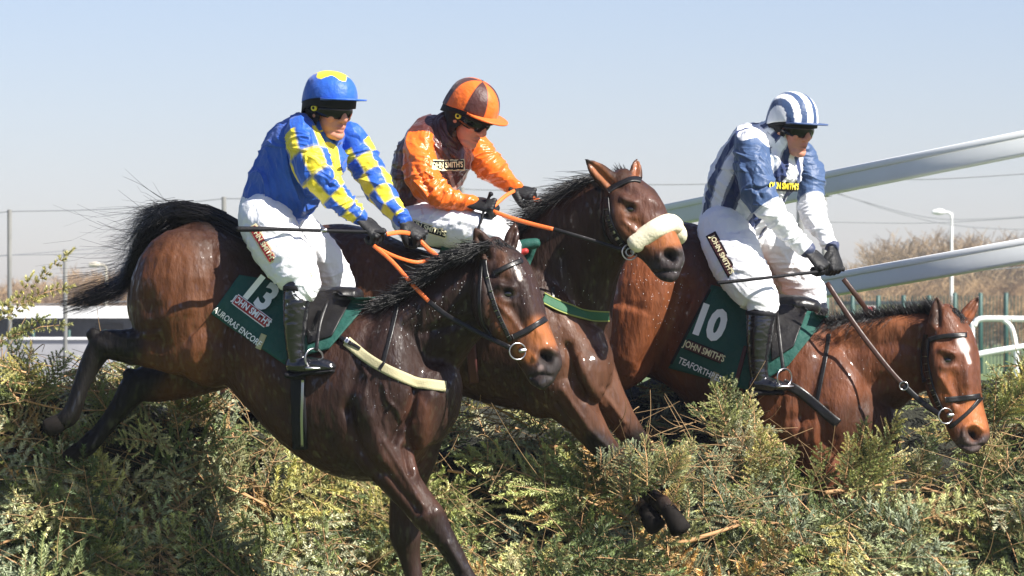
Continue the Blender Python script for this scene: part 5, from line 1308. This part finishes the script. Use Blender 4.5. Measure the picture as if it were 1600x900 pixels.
# buildings
def slab(name, x0, x1, y0, y1, Y, dep, m, parent, ground=False):
    a = P(x0, y0, Y); b = P(x1, y1, Y); z0 = 0 if ground else b.z
    v = [(a.x, Y, a.z), (b.x, Y, a.z), (b.x, Y, z0), (a.x, Y, z0), (a.x, Y+dep, a.z), (b.x, Y+dep, a.z), (b.x, Y+dep, z0), (a.x, Y+dep, z0)]
    return make(name, v, [(0, 1, 2, 3), (5, 4, 7, 6), (4, 5, 1, 0), (3, 2, 6, 7), (4, 0, 3, 7), (1, 5, 6, 2)], m, parent, False)
M['wallwhite'] = mat('white_roofing', (.78, .78, .76), .6, var=.06, vscale=.5)
M['darkwall'] = mat('dark_cladding', (.035, .037, .042), .7, var=.5, vscale=1.2)
M['palewall'] = mat('pale_wall', (.27, .27, .28), .8, var=.2, vscale=.8)
M['yellowwall'] = mat('cream_wall', (.62, .55, .38), .8, var=.12, vscale=.6)
bl = thing('building', 'long low dark building with white roof edge on the left horizon', 'building', P(100, 540, 92))
slab('wall', -260, 340, 497, 600, 92, 8, M['darkwall'], bl, True); slab('roof', -265, 345, 478, 497, 91.6, 9, M['wallwhite'], bl)
for x in (20, 150, 250): slab('window', x, x+42, 505, 518, 91.95, .1, M['lens'], bl)
wl = thing('wall', 'low pale concrete wall below the dark building on the left', 'wall', P(100, 560, 66))
slab('wall_face', -260, 345, 529, 600, 66, .4, M['palewall'], wl, True); slab('coping', -262, 347, 527, 530.5, 65.95, .5, M['wallwhite'], wl)
by = thing('building', 'low cream building behind the green fence, right of the gloved hands', 'building', P(1390, 540, 140))
slab('wall', 1335, 1446, 476, 600, 140, 7, M['yellowwall'], by, True); slab('roof', 1330, 1450, 470, 476, 139.7, 7.6, M['darkwall'], by)
# warning sign on the fence
sg = thing('sign', 'small red and white sign fixed to the green fence', 'sign', P(1358, 500, 110))
slab('board', 1347, 1368, 478, 495, 111, .05, M['whitepaint'], sg); slab('red_band', 1349, 1366, 479, 486, 110.96, .02, M['red'], sg)
# car
def car():
    t = thing('parked_car', 'white parked car behind the spruce at the left edge', 'car', P(-60, 600, 32)); Y = 32; O = P(92, 560, Y).x   # nose of the car at O
    prof = [(0, .35), (0, .62), (-.12, .80), (-.95, .95), (-1.75, 1.36), (-2.3, 1.43), (-3.2, 1.41), (-3.9, 1.02), (-4.2, .95), (-4.28, .5), (-4.2, .32)]
    zk = 1.0; v = []; f = []; n = len(prof)
    for yy, ins in ((0, .06), (.12, 0), (1.6, 0), (1.72, .06)):
        for x, z in prof: v.append((O+x-(.0 if ins == 0 else 0), Y+yy+(.22*(1 if yy < .8 else -1) if z > 1.1 else 0), z-ins*.3))
    for k in range(3):
        for i in range(n): j = (i+1) % n; f.append((k*n+i, k*n+j, (k+1)*n+j, (k+1)*n+i))
    f += [tuple(range(n-1, -1, -1)), tuple(range(3*n, 4*n))]
    body = make('body', v, f, M['carwhite'], t); m = body.modifiers.new('b', 'BEVEL'); m.width = .05; m.segments = 3
    wn = [(-1.12, .98), (-1.82, 1.30), (-2.35, 1.35), (-2.35, .99)]; wn2 = [(-2.45, .99), (-2.45, 1.35), (-3.15, 1.33), (-3.7, 1.0)]
    for w_ in (wn, wn2):
        v = [(O+x, Y-.012+(.13 if z > 1.1 else 0), z) for x, z in w_]+[(O+x, Y+.05+(.13 if z > 1.1 else 0), z) for x, z in w_]
        make('side_window', v, [(0, 1, 2, 3), (7, 6, 5, 4), (0, 4, 5, 1), (1, 5, 6, 2), (2, 6, 7, 3), (3, 7, 4, 0)], M['lens'], t, False)
    v = [(O-.93, Y+.18, .975), (O-.93, Y+1.54, .975), (O-1.72, Y+1.44, 1.37), (O-1.72, Y+.28, 1.37)]
    v = [V(a) for a in v]; v += [a+V((.02, 0, .02)) for a in v]; make('windscreen', v, [(0, 1, 2, 3), (7, 6, 5, 4), (0, 4, 5, 1), (1, 5, 6, 2), (2, 6, 7, 3), (3, 7, 4, 0)], M['lens'], t, False)
    for x in (-.8, -3.4):
        for yy in (0.02, 1.52):
            q = tube3([(O+x, Y+yy, .32), (O+x, Y+yy+.2, .32)], [.32, .32], 24, 1, .15, up=V((1, 0, 0))); wh = make('wheel', q[0], q[1], M['black'], t)
            q = tube3([(O+x, Y+yy-.03, .32), (O+x, Y+yy+.1, .32)], [.19, .19], 20, 1, .15, up=V((1, 0, 0))); make('rim', q[0], q[1], M['steel'], wh)
M['carwhite'] = mat('white_car_paint', (.80, .80, .80), .25, coat=.6)
car()
# bare winter trees
M['twigs'] = mat('bare_tree_bark', (.24, .17, .09), .9)
M['twigs2'] = mat('bare_tree_bark_warm', (.28, .18, .085), .9)
M['shrub'] = mat('hedgerow', (.17, .14, .06), .9, var=.3, vscale=1)
def bare_tree(seed, hgt, spread, mtl, twigs=900):
    r = random.Random(seed); v = []; f = []
    def seg(a, b, ra, rb):
        n = len(v); d = (b-a).normalized(); e = d.orthogonal().normalized(); g_ = d.cross(e)
        for c, q in ((a, ra), (b, rb)):
            for k in range(3): an = k*2.094; v.append(c+e*math.cos(an)*q+g_*math.sin(an)*q)
        for k in range(3): f.append((n+k, n+(k+1) % 3, n+3+(k+1) % 3, n+3+k))
    trunk_n = [0]
    def grow(p, d, L, rad, lvl):
        q = p; steps = 3
        for s_ in range(steps):
            nq = q+d*L/steps; seg(q, nq, rad*(1-.25*s_/steps), rad*(1-.25*(s_+1)/steps)); q = nq
            d = (d+V((r.gauss(0, .12), r.gauss(0, .12), r.gauss(.04, .1)))).normalized()
            if lvl < 5:
                for _ in range(2 if lvl > 1 else 2):
                    nd = (d+V((r.gauss(0, spread), r.gauss(0, spread), r.gauss(.15, .3)))).normalized()
                    grow(q, nd, L*r.uniform(.55, .8), max(rad*.55, .016), lvl+1)
        return
    grow(V((0, 0, 0)), V((0, 0, 1)), hgt*.34, hgt*.018, 1)
    zmax = max(p.z for p in v); k = hgt/zmax
    return [p*k for p in v], f
protos = []
for i in range(4):
    v, f = bare_tree(30+i, 1.0*8, .75, None)
    # lowest segments are the trunk, everything after it the crown
    tv, tf = v[:18], f[:9]; cv_, cf_ = v[18:], [tuple(k-18 for k in q) for q in f[9:]]
    protos.append((tv, tf, cv_, cf_))
tl = ['bare winter tree, %s, on the %s horizon']
kinds = ['tall open', 'dense twiggy', 'broad low', 'rounded brown']
r = random.Random(4); first = {}
def put_tree(px, top, D_, k, label, mt):
    Y = D_-DIST; p = P(px, top, Y); key = (k, mt)
    if key not in first:
        t = thing('bare_tree', label, 'tree', (0, 0, 0), 'bare trees along the horizon')
        tv, tf, cv_, cf_ = protos[k]
        make('trunk', tv, tf, M[mt], t); make('crown', cv_, cf_, M[mt], t, False); first[key] = t
    else:
        s_ = first[key]; t = s_.copy(); C.objects.link(t)
        for ch in list(s_.children): c_ = ch.copy(); C.objects.link(c_); c_.parent = t
    t['label'] = label; t.location = (p.x, Y, 0); hgt = p.z/8; t.scale = (hgt*r.uniform(1.0, 1.5), hgt*1.2, hgt); t.rotation_euler = (0, 0, r.uniform(0, 6.28))
def profile_r(x): return np.interp(x, [1300, 1340, 1400, 1450, 1500, 1550, 1600, 1700], [398, 380, 355, 342, 362, 350, 344, 342])
def profile_l(x): return np.interp(x, [-60, 60, 100, 160, 210, 300, 1000, 1100, 1300], [430, 424, 412, 405, 415, 425, 440, 420, 405])
GL = 'bare brown tree of the hazy treeline on the right'
for i, x in enumerate(np.linspace(1296, 1720, 30)): put_tree(x+r.uniform(-5, 5), float(profile_r(x))+r.uniform(0, 22), 300+r.uniform(-25, 40), r.randrange(4), 'bare brown winter tree in the tangled row behind the green fence on the right', 'twigs')
for i, x in enumerate(np.linspace(1300, 1720, 18)): put_tree(x+r.uniform(-8, 8), 425+r.uniform(-15, 10), 255+r.uniform(-10, 20), r.randrange(4), 'low warm brown winter bush in front of the row of bare trees', 'twigs2')
for i, x in enumerate(np.linspace(1290, 1720, 34)): put_tree(x+r.uniform(-6, 6), 462+r.uniform(-12, 10), 205+r.uniform(-10, 10), r.randrange(4), 'low scrubby winter bush close behind the green fence on the right', 'twigs2')
for i, x in enumerate(np.linspace(-70, 330, 24)): put_tree(x+r.uniform(-6, 6), float(profile_l(x))+r.uniform(0, 14), 310+r.uniform(-25, 40), r.randrange(4), 'bare reddish tree in the hazy row above the long building on the left', 'twigs2')
for i, x in enumerate(np.linspace(340, 1290, 22)): put_tree(x+r.uniform(-6, 6), 440+r.uniform(0, 14), 330+r.uniform(-15, 40), r.randrange(4), 'bare far tree in the gap of the horizon behind the horses', 'twigs')

# ------------------------------------------------------------------ sweat and splashed drops on the coats
M['drops'] = mat('water_drops', (.75, .76, .78), .15, coat=.6)
def drops(root, hb, regions, dflt, seed):
    r = random.Random(seed); v = []; f = []
    for (x, y, sx, sy, n, el_, sz) in regions:
        for _ in range(n):
            px, py = r.gauss(x, sx), r.gauss(y, sy); h = hit(hb, px, py, dflt)
            if not h[3] or abs(h[2]-dflt) > .4: continue
            a = sz*r.uniform(.4, 1.0); k = r.uniform(1, el_)
            q = ball(h[0]+h[1]*a*.1, (a, a*.6, a*k), Matrix.Rotation(r.gauss(.25, .25), 3, 'Y'), 6); m = len(v); v += q[0]; f += [tuple(i+m for i in z) for z in q[1]]
    o = make('sweat_drops', v, f, M['drops'], root); tag(o, kind='stuff')
drops(H[0], h1b, [(650, 490, 30, 26, 40, 5, .0010), (700, 450, 26, 20, 25, 4, .0012), (625, 560, 18, 40, 25, 4, .0012), (790, 400, 14, 8, 10, 3, .0015), (830, 450, 10, 22, 14, 3, .0014), (600, 640, 26, 40, 30, 2, .0011)], -.35, 1)
drops(H[1], h2b, [(900, 450, 30, 30, 30, 3, .0012), (880, 560, 30, 30, 40, 3, .0012), (1050, 420, 8, 8, 5, 2, .0015)], .75, 2)
drops(H[2], h3b, [(1040, 450, 22, 26, 55, 2.5, .0016), (1060, 500, 20, 30, 30, 2, .0014), (1000, 430, 20, 20, 30, 2, .0014), (1330, 560, 40, 30, 24, 3, .0011), (1500, 560, 14, 30, 10, 3, .0012)], 1.6, 3)
# ------------------------------------------------------------------ spring haze
hz = bpy.data.meshes.new('haze'); bm = bmesh.new(); bmesh.ops.create_cube(bm, size=1)
for v in bm.verts: v.co = V((v.co.x*520, v.co.y*520+215, v.co.z*17+7.5))
bm.to_mesh(hz); bm.free(); ho = bpy.data.objects.new('haze', hz); C.objects.link(ho); tag(ho, kind='stuff')
m = bpy.data.materials.new('haze_air'); m.use_nodes = True; t = m.node_tree
t.nodes.remove(t.nodes['Principled BSDF']); pv = t.nodes.new('ShaderNodeVolumePrincipled')
pv.inputs['Color'].default_value = (.86, .90, .98, 1); pv.inputs['Density'].default_value = .00042; pv.inputs['Anisotropy'].default_value = .1
t.links.new(pv.outputs[0], t.nodes['Material Output'].inputs['Volume']); hz.materials.append(m)
